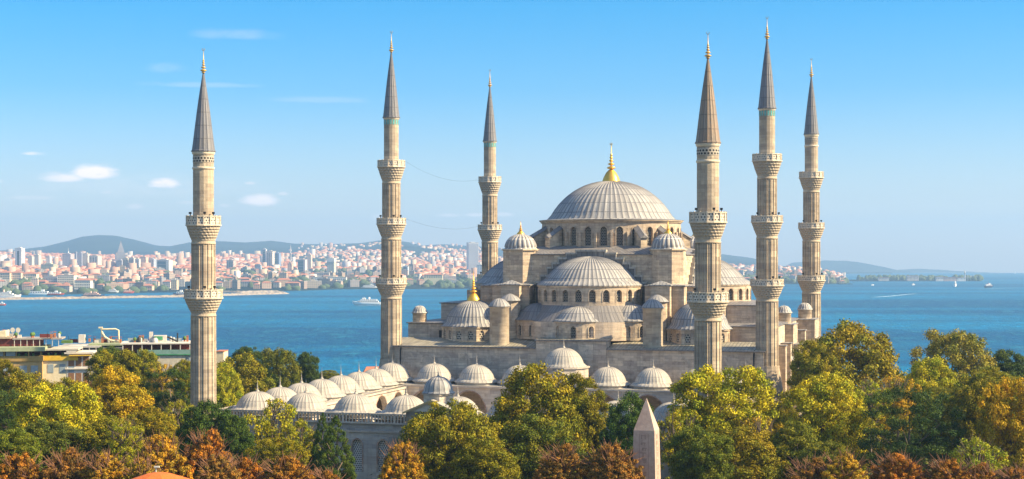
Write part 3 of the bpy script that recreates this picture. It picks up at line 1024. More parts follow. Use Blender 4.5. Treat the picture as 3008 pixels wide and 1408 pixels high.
# pitched gallery roof behind the front parapet, seams running down the slope
mb = MB()
for (x0, x1, zf_, zr_) in ((-33.3, -6.35, -15.74, -14.6), (6.35, 33.3, -15.74, -14.6), (-6.5, 6.5, -14.34, -13.95)):
    n = int(abs(x1 - x0) / .6)
    mb.face([(x0, -1.35, Z(zf_)), (x1, -1.35, Z(zf_)), (x1, 6.5, Z(zr_)), (x0, 6.5, Z(zr_))], [(0, 0), (n, 0), (n, 5), (0, 5)], 0)
    mb.box(x0, x1, -1.42, -1.0, Z(zf_) - .14, Z(zf_) + .06, 1, True)
for sg in (-1, 1):
    xs = sorted((sg * 33.3, sg * 29))
    zz = [Z(-14.9) if abs(v) < 30 else Z(-15.7) for v in xs]
    mb.face([(xs[0], 6.6, zz[0]), (xs[1], 6.6, zz[1]), (xs[1], 63.2, zz[1]), (xs[0], 63.2, zz[0])], [(0, 0), (0, 5), (90, 5), (90, 0)], 0)
mb.build('gallery_roof', [M['roofcrust'], M['lead_dark']], hall)
# blind pointed niches and string course on the front wall
mb = MB()
for x in (-29.5, -26.1, -22.7, -19.3, -15.9, 15.9, 19.3, 22.7, 26.1, 29.5):
    A = arch_pts(x, 1.9, Z(-19.6), Z(-18.7), 8, .5); B = arch_pts(x, 2.5, Z(-19.6), Z(-18.7), 8, .55)
    for k in range(1, len(A) - 2):
        mb.face([(A[k][0], -1.07, A[k][1]), (B[k][0], -1.07, B[k][1]), (B[k + 1][0], -1.07, B[k + 1][1]), (A[k + 1][0], -1.07, A[k + 1][1])])
        mb.face([(B[k][0], -1.07, B[k][1]), (B[k][0], -.98, B[k][1]), (B[k + 1][0], -.98, B[k + 1][1]), (B[k + 1][0], -1.07, B[k + 1][1])])
build_split(mb, 'blind_arch', M['stone_low'], hall)
# side turrets with little domes
for (tx, ty) in ((-31.9, 11.6), (32.0, 11.6), (32.8, 30.5), (34.6, 50.5), (-31.9, 50.5), (-32.2, 30.5)):
    mb = MB()
    mb.lathe([(1.3, Z(-12.6)), (1.3, Z(-10.5)), (1.42, Z(-10.42)), (1.44, Z(-10.26)), (1.1, Z(-10.24))], 24, tx, ty)
    tw = mb.build('small_turret', M['stone'], hall)
    dome('turret_dome', tw, tx, ty, 1.3, 1.15, Z(-10.2), 16, 'lead_gore', rib_h=.09, flare=.18, fh=.1, fin=('plain', .5, .1))
# right and left flank: projecting buttress blocks, stepping forward
mb = MB(); cp = MB()
for sg in (-1, 1):
    for (x0, x1, y0, y1, z1) in ((33.0, 34.9, 26.6, 34, -12.45), (33.0, 36.9, 46.5, 54, -12.25), (33.0, 35.9, 27.2, 33.4, -16.1), (33.0, 37.2, 47, 53.4, -16.0),
                                 (33.0, 36.0, 36.8, 38.6, -13.9), (33, 35.2, 11.5, 13.5, -15.5), (33, 35.2, 19.5, 21.5, -15.5)):
        xs = sorted((sg * x0, sg * x1))
        mb.box(xs[0], xs[1], y0, y1, 0, Z(z1))
        cp.box(xs[0] - .15, xs[1] + .15, y0 - .2, y1 + .2, Z(z1) + .003, Z(z1) + .17, 0, True)
    # outer lean-to gallery with a raking coping
    xs = (sg * 33.01, sg * 36.3)
    P = [(xs[0], 21.9), (xs[1], 21.9), (xs[1], 44), (xs[0], 44)]
    if sg < 0: P = [P[1], P[0], P[3], P[2]]
    mb.prism(P, 0, 0, 0, z1f=lambda x, y: Z(-17.3) if abs(x) < 35 else Z(-19.2))
    a0 = [(xs[0], 21.6, Z(-17.2)), (sg * 36.6, 21.6, Z(-19.18)), (sg * 36.6, 44.2, Z(-19.18)), (xs[0], 44.2, Z(-17.2))]
    cp.face(a0 if sg > 0 else a0[::-1], [(0, 0), (0, 6), (60, 6), (60, 0)])
    cp.face([(xs[0], 21.6, Z(-17.2)), (xs[0], 21.6, Z(-17.5)), (sg * 36.6, 21.6, Z(-19.48)), (sg * 36.6, 21.6, Z(-19.18))][::sg])
build_split(mb, 'flank_buttress', M['stone'], hall, .3)
build_split(cp, 'coping', M['lead'], hall, .3)
dp = MB()
for x in (31.4, -31.0):
    dp.tube([(x, -1.3, 0 + 4), (x, -1.3, Z(-16.5)), (x, -.6, Z(-15.6))], .12)
build_split(dp, 'drainpipe', M['iron'], hall)
mb = MB()
x0 = -27.4
mb.box(x0, x0 + .95, 9.44, 9.7, Z(-14.8), Z(-13.4), 0)
mb.box(x0 - .2, x0 + 1.5, 9.25, 9.7, Z(-13.4), Z(-13.1), 1, True)
mb.build('doorway', [M['dark'], M['stone']], hall)

# ------------------------------------------------------------------ courtyard
court = empty('courtyard', (MX, MY, GZ), -AL)
tag(court, 'arcaded courtyard in front of the mosque, ringed by small pale lead domes', 'courtyard')
FL = (-32.2, -58.0); FR = (28.2, -58.0); RL = (-31.0, -5.4); RR_ = (30.6, -5.4)
hb = 3.85
EZ, EZR = -21.85, -21.35      # eaves of the front and side rows / of the higher rear portico


def court_dome(x, y, z, r=3.15, h=2.65, f=1.9):
    base = MB()
    base.ngon(x, y, r + .5, 12, Z(z) - .75, Z(z) - .12, 0, PI / 12)
    b_ = base.build('dome_base', M['stone_pale'], court)
    d = dome('dome', b_, x, y, r, h * .96, Z(z), 32, 'lead_pale', rib_h=.08, flare=.72, fh=.5, sub=4, fin=('plain', f, .2))
    return d


def lerp(p, q, t): return (p[0] + (q[0] - p[0]) * t, p[1] + (q[1] - p[1]) * t)


for k in range(9):
    if k != 4: court_dome(*lerp(FL, FR, k / 8), EZ)
for k in range(1, 7):
    court_dome(*lerp(FL, RL, k / 7), EZ + .35 * k / 7)
    court_dome(*lerp(FR, RR_, k / 7), EZ + .35 * k / 7)
for k in range(9):
    x = lerp(RL, RR_, k / 8)
    if k == 4: continue
    court_dome(x[0], x[1], EZR, 3.1, 3.0)
# middle front bay
court_dome(-2.0, -58, EZ)
# raised portal dome of the rear portico
base = MB()
base.ngon(-.2, -5.3, 4.2, 12, Z(-21.5), Z(-18.75), 0, PI / 12)
base.ngon(-.2, -5.3, 4.45, 12, Z(-18.74), Z(-18.5), 0, PI / 12, bottom=True)
pd = base.build('portal_drum', M['stone_pale'], court)
dome('portal_dome', pd, -.2, -5.3, 3.45, 3.0, Z(-18.4), 36, 'lead_pale', rib_h=.08, flare=.45, fh=.35, fin=('plain', 2.1, .2))
gb = MB()
gb.prism([(-4.0, -10.0), (3.6, -10.0), (3.6, -6.2), (-4.0, -6.2)], Z(-23), Z(-20.6))
for sg in (0, 1):
    yy = -10.0 if sg == 0 else -6.2
    t3 = [(-4.0, yy, Z(-20.6)), (3.6, yy, Z(-20.6)), (-.2, yy, Z(-18.9))]
    gb.face(t3 if sg == 0 else t3[::-1], [(p[0], p[2]) for p in t3])
for sg in (-1, 1):
    x = -4.3 if sg < 0 else 3.9
    q = [(x, -10.25, Z(-20.72)), (-.2, -10.25, Z(-18.82)), (-.2, -6.1, Z(-18.82)), (x, -6.1, Z(-20.72))]
    gb.face(q if sg < 0 else q[::-1], None, 1)
    gb.face([(x, -10.26, Z(-20.95)), (x, -10.26, Z(-20.7)), (-.2, -10.26, Z(-18.8)), (-.2, -10.26, Z(-19.05))][::sg], None, 1)
gb.build('portal_gable', [M['stone_pale'], M['lead_pale']], court)

# arcade roofs
rf = MB()
def roofstrip(p0, p1, w_, z0, z1):
    dx, dy = p1[0] - p0[0], p1[1] - p0[1]; l = math.hypot(dx, dy); ux, uy = dx / l, dy / l; nx, ny = -uy, ux
    P = [(p0[0] + nx * w_, p0[1] + ny * w_), (p0[0] - nx * w_, p0[1] - ny * w_), (p1[0] - nx * w_, p1[1] - ny * w_), (p1[0] + nx * w_, p1[1] + ny * w_)]
    zz = [z0, z0, z1, z1]
    rf.face([(p[0], p[1], zz[i]) for i, p in enumerate(P)], [(0, 0), (0, 8), (l / .6, 8), (l / .6, 0)], 0)
ext = lambda p, q, e: (p[0] + (p[0] - q[0]) / math.hypot(p[0] - q[0], p[1] - q[1]) * e, p[1] + (p[1] - q[1]) / math.hypot(p[0] - q[0], p[1] - q[1]) * e)
roofstrip(ext(FL, FR, 4), ext(FR, FL, 4), 4.1, Z(EZ - .5), Z(EZ - .5))
roofstrip(ext(FL, RL, -4.1), ext(RL, FL, -4.4), 4.1, Z(EZ - .496), Z(EZ - .15))
roofstrip(ext(FR, RR_, -4.1), ext(RR_, FR, -4.4), 4.1, Z(EZ - .496), Z(EZ - .15))
roofstrip(ext(RL, RR_, 4), ext(RR_, RL, 4), 4.3, Z(EZR - .5), Z(EZR - .5))
rf.build('arcade_roof', M['lead_pale'], court)

# inner arcades with arches on columns
def arcade(p0, p1, n, off, ztop, mat='stone_pale', stripes=True):
    """p0->p1 along the dome centres, arches on the face offset by off (left normal positive)"""
    dx, dy = p1[0] - p0[0], p1[1] - p0[1]; l = math.hypot(dx, dy); ux, uy = dx / l, dy / l
    nx, ny = uy, -ux           # outward normal of the face = right side of the direction
    s_w = l / n
    mb = MB()
    mp = flat(p0[0] + nx * off, p0[1] + ny * off, ux, uy, nx, ny)
    for k in range(-1, n + 1):
        s0 = (k + 0) * s_w + 0
        if k < 0 or k >= n: continue
        arch_bay(mb, None, mp, s0, s0 + s_w, Z(-27.4), Z(ztop), s0 + s_w / 2, s_w * .76, Z(-27.4), Z(-26.0), .9, frame=True, fmi=1)
        for e in ((s0,) if k else (s0, )):
            x, y, _ = mp(s0, .45, 0)
            mb.lathe([(.42, .6), (.36, .9), (.33, Z(-28.0)), (.5, Z(-27.4))], 10, x, y)
    a_ = mp(-.3, -.25, 0); b_ = mp(l + .3, -.25, 0); c_ = mp(l + .3, 1.2, 0); d_ = mp(-.3, 1.2, 0)
    mb.prism([a_[:2], b_[:2], c_[:2], d_[:2]], Z(ztop), Z(ztop) + .32, 0, True)
    # soffit wall behind (back of the arcade)
    return mb.build('arcade', [M[mat], M['brickarch']], court)


arcade(lerp(RL, RR_, 1 / 16), lerp(RL, RR_, 15 / 16), 7, 4.2, -22.2)
arcade((-28.2, -54), (-27.1, -9.6), 6, 0.1, -22.5)
arcade((26.6, -9.6), (24.2, -54), 6, 0.1, -22.5)
arcade((24.2, -54), (-28.2, -54), 7, 0.1, -22.6)
# back wall of the arcades and outer walls
ow = MB(); wins = []
y0 = -62.0
# front wall: windows 3.77 m apart
mpf = flat(0, y0, 1, 0, 0, -1)
xs = [-15.3 + 3.77 * k for k in range(-5, 13)]
left, right = -36.3, 32.3
edges = [left] + [(xs[i] + xs[i + 1]) / 2 for i in range(len(xs) - 1)] + [right]
for i, x in enumerate(xs):
    wins.append(arch_bay(ow, 1, mpf, edges[i], edges[i + 1], 0, Z(-23.0), x, 1.5, Z(-29.6), Z(-26.05), .4, pmat='lattice_big', fmi=2))
ow.box(left - .2, right + .2, y0 - .22, y0 + .02, Z(-24.2), Z(-23.95), 1, True)
ow.box(left - .2, right + .2, y0 - .35, y0 + .5, Z(-23.0), Z(-22.78), 1, True)
# left outer wall
lw = [(-36.3, -62.0), (-35.2, -1.2)]
L_ = math.hypot(1.1, 60.8); ux, uy = 1.1 / L_, 60.8 / L_
mpl = flat(lw[1][0], lw[1][1], -ux, -uy, -uy, ux)
for k in range(16):
    wins.append(arch_bay(ow, 1, mpl, L_ * k / 16, L_ * (k + 1) / 16, 0, Z(-23.0), L_ * (k + .5) / 16, 1.5, Z(-29.6), Z(-26.05), .4, pmat='lattice_big', fmi=2))
rw = [(32.3, -62.0), (34.2, -1.2)]
L2 = math.hypot(1.9, 60.8); ux2, uy2 = 1.9 / L2, 60.8 / L2
mpr = flat(rw[0][0], rw[0][1], ux2, uy2, uy2, -ux2)
for k in range(16):
    wins.append(arch_bay(ow, 1, mpr, L2 * k / 16, L2 * (k + 1) / 16, 0, Z(-23.0), L2 * (k + .5) / 16, 1.5, Z(-29.6), Z(-26.05), .4, pmat='lattice_big', fmi=2))
outer = ow.build('outer_wall', [M['stone_grey'], M['stone_pale'], M['brickarch']], court)
for p in wins: add_pane(p, outer)
# balustrade: rails and colonnettes
bl = MB()
def balus(mp, l, z0=-22.78, z1=-21.55, stp=.47):
    a_ = [mp(-.1, d_, 0)[:2] for d_ in (-.2, .12)]; b_ = [mp(l + .1, d_, 0)[:2] for d_ in (-.2, .12)]
    bl.prism([a_[0], b_[0], b_[1], a_[1]], Z(z1) - .18, Z(z1), 0, True)
    n = int(l / stp)
    for k in range(n + 1):
        s_ = k * l / n
        big = k % 8 == 0
        h_ = .15 if big else .075
        P = [mp(s_ - h_, -.13, 0)[:2], mp(s_ + h_, -.13, 0)[:2], mp(s_ + h_, .06, 0)[:2], mp(s_ - h_, .06, 0)[:2]]
        bl.prism(P, Z(z0), Z(z1) + (.06 if big else -.18), 0)
        if not big:     # small arch heads between the colonnettes
            P = [mp(s_ - .17, -.11, 0)[:2], mp(s_ + .17, -.11, 0)[:2], mp(s_ + .17, .04, 0)[:2], mp(s_ - .17, .04, 0)[:2]]
            bl.prism(P, Z(z1) - .34, Z(z1) - .17, 0, True)
balus(lambda s_, d, z: mpf(s_ + left, d, z), right - left)
balus(mpr, L2)
balus(mpl, L_)
bl.build('balustrade', M['stone_pale'], court)
# court floor and rear wall of the arcades
cf = MB()
cf.box(-36, 32, -61.6, -1.3, -.2, .55)
cf.build('court_floor', M['stone_pale'], court)
bw = MB()
for (x0, x1, ya, yb) in ((-35.6, -35.2, -61, -2), (31.4, 31.8, -61, -2)):
    bw.box(x0, x1, ya, yb, .56, Z(-23.1))
bw.box(-35, 31, -61.35, -60.95, .56, Z(-23.1))
bw.build('arcade_back_wall', M['stone_pale'], court)

# main gate with its small dome
gt = empty('courtyard_gate', at_m(-2.6, -66), -AL)
tag(gt, 'tall entrance gate of the courtyard with small grey dome on an octagonal drum', 'gate')
mb = MB()
mp = flat(-3.6, -1.5, 1, 0, 0, -1)
arch_bay(mb, None, mp, 0, 7.2, 0, Z(-20.6), 3.6, 3.2, 0, Z(-28.5), 1.6, fmi=1)
mb.prism([(3.6, -1.5), (3.6, 5), (-3.6, 5), (-3.6, -1.5)], 0, Z(-20.6), 0, top=False)
mb.face([(-3.6, -1.5, Z(-20.6)), (3.6, -1.5, Z(-20.6)), (0, -1.5, Z(-19.1))], [(0, 0), (7.2, 0), (3.6, 1.5)])
mb.face([(-1.6, .1, 0), (1.6, .1, 0), (1.6, .1, Z(-27.2)), (-1.6, .1, Z(-27.2))], None, 2)
mb.build('gatehouse', [M['stone_pale'], M['brickarch'], M['dark']], gt)
mb = MB()
for sg in (-1, 1):
    q = [(sg * 4.0, -1.8, Z(-20.72)), (0, -1.8, Z(-18.98)), (0, 5.2, Z(-18.98)), (sg * 4.0, 5.2, Z(-20.72))]
    mb.face(q if sg < 0 else q[::-1], [(0, 0), (0, 4), (10, 4), (10, 0)])
    mb.face([(sg * 4.0, -1.82, Z(-20.98)), (sg * 4.0, -1.82, Z(-20.7)), (0, -1.82, Z(-18.96)), (0, -1.82, Z(-19.24))][::-sg], None, 1)
mb.build('gable_roof', [M['lead_pale'], plain('ochre_verge', (.55, .40, .2))], gt)
mb = MB()
mb.ngon(0, 1.4, 2.0, 8, Z(-20.2), Z(-18.5), 0, PI / 8)
mb.ngon(0, 1.4, 2.2, 8, Z(-18.49), Z(-18.3), 0, PI / 8, bottom=True)
gd = mb.build('drum', M['stone_pale'], gt)
dome('dome', gd, 0, 1.4, 1.9, 2.1, Z(-18.2), 16, 'lead', rib_h=.1, flare=.28, fh=.2, fin=('plain', 1.1, .22))
# ------------------------------------------------------------------ sea, land, hills
RE = 1.38e6          # curvature of the sea surface


def seaz(d):
    return -d * d / (2 * RE)


def P(px, d, py=None, z=None):
    """point on the sight line of photo column px at depth d"""
    x = (px - 1504) / F * d
    if z is None: z = CZ + (HY - py) / F * d
    return (x, d, z)


rs = np.random.RandomState(5)
_g = rs.rand(256, 256)


def vnoise(x, y):
    x = np.asarray(x, float); y = np.asarray(y, float)
    xi = np.floor(x).astype(int); yi = np.floor(y).astype(int)
    fx = x - xi; fy = y - yi
    fx = fx * fx * (3 - 2 * fx); fy = fy * fy * (3 - 2 * fy)
    g = lambda a, b: _g[a % 256, b % 256]
    return (g(xi, yi) * (1 - fx) + g(xi + 1, yi) * fx) * (1 - fy) + (g(xi, yi + 1) * (1 - fx) + g(xi + 1, yi + 1) * fx) * fy


def fbm(x, y, o=4):
    s = 0; a = .5
    for k in range(o):
        s = s + a * vnoise(x * 2 ** k + 17 * k, y * 2 ** k + 5 * k); a *= .5
    return s


sea_m, t, b = new_mat('sea_water')
tcn = nd(t, 'ShaderNodeTexCoord')
ob = tcn.outputs['Object']
mp = nd(t, 'ShaderNodeMapping'); mp.inputs['Scale'].default_value = (.0010, .0042, 1)
t.links.new(ob, mp.inputs['Vector'])
mp2 = nd(t, 'ShaderNodeMapping'); mp2.inputs['Scale'].default_value = (.075, .028, 1); mp2.inputs['Rotation'].default_value = (0, 0, .15)
t.links.new(ob, mp2.inputs['Vector'])
mp3 = nd(t, 'ShaderNodeMapping'); mp3.inputs['Scale'].default_value = (.25, .09, 1); mp3.inputs['Rotation'].default_value = (0, 0, -.2)
t.links.new(ob, mp3.inputs['Vector'])
big = noise(t, 1, 5, mp.outputs[0], .62)
mid = noise(t, 1, 5, mp2.outputs[0], .7)
fine = noise(t, 1, 4, mp3.outputs[0], .7)
c = mixc(t, ramp(t, big, [(.40, 0), (.58, 1)]), (.0, .070, .175), (.0, .165, .34))
c = mixc(t, ramp(t, mid, [(.38, 0), (.62, .75)]), c, (.0, .035, .09))
c = mixc(t, ramp(t, mid, [(.5, 0), (.7, .5)]), c, (.03, .26, .40))
t.links.new(c, b.inputs['Base Color'])
b.inputs['Roughness'].default_value = .42
b.inputs['IOR'].default_value = 1.33
b.inputs['Specular IOR Level'].default_value = .05
h = mth('ADD', mth('MULTIPLY', mid, 2.2, tree=t), mth('MULTIPLY', fine, 1.2, tree=t), tree=t)
bump(t, b, h, 1.6, .8)

nx_, ny_ = 90, 160
ds = np.concatenate([np.linspace(-400, 400, 6)[:-1], np.geomspace(400, 14500, ny_)])
V = []
for d in ds:
    wd = 900 + abs(d) * .75
    for x in np.linspace(-wd, wd, nx_):
        rr = math.hypot(x, d)
        V.append((x, d, seaz(rr)))
V = np.array(V)
idx = np.arange(len(ds) * nx_).reshape(len(ds), nx_)
Fq = np.stack([idx[:-1, :-1].ravel(), idx[:-1, 1:].ravel(), idx[1:, 1:].ravel(), idx[1:, :-1].ravel()], 1)
sea = np_obj('sea', V, Fq, sea_m); tag(sea, 'blue rippled sea of the strait', kind='structure')

# near land: park and hillside falling to the shore
def ground_z(x, y):
    z = GZ - .02
    y0 = 345 - .28 * x
    if y > y0: z -= 31.5 * min(1, (y - y0) / 330.0)
    return z


V = []; gx = np.linspace(-420, 420, 57); gy = np.linspace(-140, 720, 60)
for y in gy:
    for x in gx:
        V.append((x, y, ground_z(x, y)))
V = np.array(V)
idx = np.arange(len(gy) * len(gx)).reshape(len(gy), len(gx))
Fq = np.stack([idx[:-1, :-1].ravel(), idx[:-1, 1:].ravel(), idx[1:, 1:].ravel(), idx[1:, :-1].ravel()], 1)
g_m = plain('park_ground', (.09, .10, .045), .95, .5, .15, 0, (.13, .11, .07))
o = np_obj('ground', V, Fq, g_m); tag(o, 'park ground under the trees', kind='structure')

# far shore ------------------------------------------------------
SH = [(-700, 2350), (0, 2700), (150, 2760), (300, 2830), (450, 2960), (560, 3020), (850, 3080), (1000, 3280), (1400, 3330), (1700, 3420), (2050, 3900), (2200, 4020), (2400, 4010), (2490, 4060), (2530, 4700), (2560, 5200), (4000, 9000)]
RIDGE = [(-700, 742), (-200, 741), (0, 737), (60, 733), (130, 725), (200, 708), (240, 696), (290, 691), (340, 693), (400, 706), (460, 722), (500, 724), (560, 712), (640, 709), (720, 713), (800, 708), (860, 716), (920, 718), (1000, 717), (1060, 715), (1110, 708), (1150, 706), (1200, 712), (1240, 722), (1300, 718), (1380, 723), (1450, 727), (1600, 740), (1800, 748), (2000, 744), (2100, 745), (2130, 748), (2200, 757), (2260, 768), (2300, 790), (2400, 800), (4000, 800)]
# skyline row of the built-up plateau
PLAT = [(-700, 752), (0, 751), (300, 754), (600, 757), (800, 760), (1000, 768), (1200, 765), (1450, 768), (1900, 776), (2150, 782), (2400, 790), (2480, 815), (2530, 835), (4000, 840)]


def interp(tab, px):
    return np.interp(px, [a for a, _ in tab], [b_ for _, b_ in tab])


def land_z(px, d):
    px = np.asarray(px, float); d = np.asarray(d, float)
    d0 = interp(SH, px)
    zp = CZ + (HY - interp(PLAT, px)) / F * 6600     # plateau height at 6.6 km
    base0 = seaz(d0) + 1.5
    tt = np.clip((d - d0) / (6600 - d0 + 1e-6), 0, 1)
    x = (px - 1504) / F * d
    n1 = fbm(x / 420 + 3, d / 500, 4) - .47
    z = base0 + (zp - base0) * tt ** .85 + n1 * 26 * np.clip(tt * 5, 0, 1)
    # wooded hills behind
    mid = np.exp(-((px - 1130) / 260.0) ** 2) * 58          # settled slope in front of the ridge
    z = z + mid * np.clip((d - 5600) / 1700, 0, 1) ** 1.2
    zr_ = CZ + (HY - interp(RIDGE, px)) / F * 9600
    tr = np.clip((d - 6900) / 2700, 0, 1); tr = tr * tr * (3 - 2 * tr)
    z = z + (zr_ - z) * tr + n1 * 14 * tr * (1 - tr) * 4
    z = np.where(d > 9600, zr_ - (d - 9600) * .03, z)
    off = d < d0
    z = np.where(off, seaz(d) - 12, z)
    return z


pxs = np.linspace(-700, 2620, 300); dd = np.concatenate([np.linspace(2300, 5200, 110), np.linspace(5230, 10400, 80)])
V = []
for d in dd:
    zz = land_z(pxs, np.full_like(pxs, d))
    V.append(np.stack([(pxs - 1504) / F * d, np.full_like(pxs, d), zz], 1))
V = np.concatenate(V)
idx = np.arange(len(dd) * len(pxs)).reshape(len(dd), len(pxs))
Fq = np.stack([idx[:-1, :-1].ravel(), idx[:-1, 1:].ravel(), idx[1:, 1:].ravel(), idx[1:, :-1].ravel()], 1)
land_m, t, b = new_mat('far_land')
tcn = nd(t, 'ShaderNodeTexCoord')
c = mixc(t, ramp(t, noise(t, .004, 5, tcn.outputs['Object']), [(.4, 0), (.6, 1)]), (.008, .022, .035), (.02, .038, .045))
t.links.new(c, b.inputs['Base Color']); b.inputs['Roughness'].default_value = 1; b.inputs['Specular IOR Level'].default_value = 0
o = np_obj('hills', V, Fq, land_m); tag(o, 'hazy wooded hills and settled slopes of the far shore', kind='structure')
for p_ in o.data.polygons: p_.use_smooth = True


def ridge_obj(name, rows, d, depth, label, foot=0):
    """low far island or headland with its own width"""
    V = []
    n = 160
    px0, px1 = rows[0][0], rows[-1][0]
    pp = np.linspace(px0, px1, n)
    top = interp(rows, pp)
    K = 9
    for k in range(K):
        f = k / (K - 1)
        prof = math.sin(PI * min(1, f * 1.0)) ** .8 if 0 < f < 1 else 0
        dk = d - depth / 2 + depth * f
        zt_ = CZ + (HY - top) / F * d
        zb_ = seaz(dk) - 3
        x = (pp - 1504) / F * d
        z = zb_ + (zt_ - zb_) * prof + (fbm(x / 160, np.full_like(x, dk / 160 + k)) - .47) * 10 * prof
        V.append(np.stack([x, np.full(n, dk), z], 1))
    V = np.concatenate(V)
    idx = np.arange(K * n).reshape(K, n)
    Fq = np.stack([idx[:-1, :-1].ravel(), idx[:-1, 1:].ravel(), idx[1:, 1:].ravel(), idx[1:, :-1].ravel()], 1)
    o = np_obj(name, V, Fq, land_m); tag(o, label, kind='structure')
    for p_ in o.data.polygons: p_.use_smooth = True
    return o


ridge_obj('island', [(2290, 800), (2330, 772), (2380, 767), (2430, 765), (2480, 766), (2520, 770), (2560, 778), (2590, 784), (2620, 793), (2660, 799)], 11300, 900, 'pale hazy island on the horizon at right')
ridge_obj('island', [(2600, 803), (2650, 793), (2700, 790), (2760, 793), (2830, 797), (2900, 802)], 12600, 700, 'very faint low island right on the horizon')
ridge_obj('headland', [(2470, 836), (2500, 823), (2540, 822), (2700, 822), (2800, 824), (2860, 825), (2905, 829)], 4750, 200, 'low wooded headland reaching into the sea at right')
ridge_obj('pier', [(2460, 840), (2465, 835.5), (2505, 835.5), (2512, 840)], 4020, 60, 'low stone mole ending the shore at right')

# breakwaters
stone_rock = plain('rock_rubble', (.36, .30, .24), .95, .5, .2, 0, (.14, .12, .11))
def mound(name, pts, wd, hh, label):
    V = []; K = 7
    segs = []
    for (p0, p1) in zip(pts[:-1], pts[1:]):
        n = max(2, int(math.hypot(p1[0] - p0[0], p1[1] - p0[1]) / 4))
        for k in range(n): segs.append((p0[0] + (p1[0] - p0[0]) * k / n, p0[1] + (p1[1] - p0[1]) * k / n))
    segs.append(pts[-1])
    n = len(segs)
    for i, (x, y) in enumerate(segs):
        j = min(i, n - 2)
        dx, dy = segs[j + 1][0] - segs[j][0], segs[j + 1][1] - segs[j][1]; l = math.hypot(dx, dy)
        nx, ny = -dy / l, dx / l
        e = min(1, i / 3, (n - 1 - i) / 3)
        for k in range(K):
            f = k / (K - 1) * 2 - 1
            V.append((x + nx * wd * f + rnd.uniform(-1, 1), y + ny * wd * f + rnd.uniform(-1, 1), seaz(math.hypot(x, y)) - 1.5 + (hh + 1.5) * (1 - abs(f) ** 1.7) * (.3 + .7 * e) + rnd.uniform(-.7, .7) * (1 - abs(f))))
    V = np.array(V); idx = np.arange(n * K).reshape(n, K)
    Fq = np.stack([idx[:-1, :-1].ravel(), idx[:-1, 1:].ravel(), idx[1:, 1:].ravel(), idx[1:, :-1].ravel()], 1)
    o = np_obj(name, V, Fq, stone_rock); tag(o, label, 'breakwater'); return o


q = lambda px, d: ((px - 1504) / F * d, d)
mound('breakwater', [q(-60, 2405), q(100, 2440), q(560, 2600), q(700, 2730), q(850, 2840)], 5.5, 3.6, 'long straight rubble breakwater crossing behind the leftmost minaret')
mound('breakwater', [q(640, 2960), q(700, 2930), q(800, 2990), q(835, 2990)], 6, 3.5, 'shorter inner breakwater joining the quay right of the leftmost minaret')

# ------------------------------------------------------------------ far city
def city_mat(name, windows=True):
    m, t, b = new_mat(name)
    oi = nd(t, 'ShaderNodeObjectInfo'); at_ = nd(t, 'ShaderNodeAttribute', attribute_name='tone')
    g = nd(t, 'ShaderNodeTexCoord')
    s = nd(t, 'ShaderNodeSeparateXYZ'); t.links.new(g.outputs['Object'], s.inputs[0])
    zf = mth('FRACT', mth('DIVIDE', s.outputs[2], 3.3, tree=t), tree=t)
    xf = mth('FRACT', mth('DIVIDE', mth('ADD', s.outputs[0], s.outputs[1], tree=t), 4.2, tree=t), tree=t)
    k = mth('MULTIPLY', mth('GREATER_THAN', zf, .5, tree=t), mth('GREATER_THAN', xf, .5, tree=t), tree=t)
    base = oi.outputs['Color']
    c = mixc(t, mth('MULTIPLY', k, .75, tree=t), base, (.10, .11, .13))
    t.links.new(c, b.inputs['Base Color']); b.inputs['Roughness'].default_value = .85; b.inputs['Specular IOR Level'].default_value = .1
    return m


def attr_mat(name, attr='tone', rough=.9):
    m, t, b = new_mat(name)
    at_ = nd(t, 'ShaderNodeAttribute', attribute_name=attr)
    t.links.new(at_.outputs['Color'], b.inputs['Base Color']); b.inputs['Roughness'].default_value = rough; b.inputs['Specular IOR Level'].default_value = .1
    return m


wall_m = city_mat('far_wall')
tile_red = plain('red_roof_tiles', (.42, .17, .10), .9, .4, .2, 0, (.30, .13, .09))
roof_grey = plain('flat_roof', (.42, .38, .34), .9, .3, .2)
glass_blue = plain('blue_glazing', (.05, .12, .18), .25, .3, .3)
tone_m = attr_mat('far_building_tone')


def house_mesh(kind, w_, d_, h_):
    mb = MB()
    mb.box(-w_ / 2, w_ / 2, -d_ / 2, d_ / 2, -12, h_, 0, False)
    if kind == 'hip':
        e = .6; rh = min(w_, d_) * .22
        a_ = [(-w_ / 2 - e, -d_ / 2 - e), (w_ / 2 + e, -d_ / 2 - e), (w_ / 2 + e, d_ / 2 + e), (-w_ / 2 - e, d_ / 2 + e)]
        z = h_ + .05
        if w_ >= d_: r0, r1 = (-w_ / 2 + d_ * .4, 0, z + rh), (w_ / 2 - d_ * .4, 0, z + rh); F_ = [[0, 1, 'b', 'a'], [1, 2, 'b'], [2, 3, 'a', 'b'], [3, 0, 'a']]
        else: r0, r1 = (0, -d_ / 2 + w_ * .4, z + rh), (0, d_ / 2 - w_ * .4, z + rh); F_ = [[0, 1, 'a'], [1, 2, 'b', 'a'], [2, 3, 'b'], [3, 0, 'a', 'b']]
        g = lambda k: (r0 if k == 'a' else r1) if isinstance(k, str) else (a_[k][0], a_[k][1], z)
        for f in F_: mb.face([g(k) for k in f], None, 1)
    else:
        mb.box(-w_ / 2 - .3, w_ / 2 + .3, -d_ / 2 - .3, d_ / 2 + .3, h_ + .02, h_ + .8, 1)
        mb.box(-w_ * .18, w_ * .12, -d_ * .15, d_ * .2, h_ + .81, h_ + 3.4, 0)
    return mb


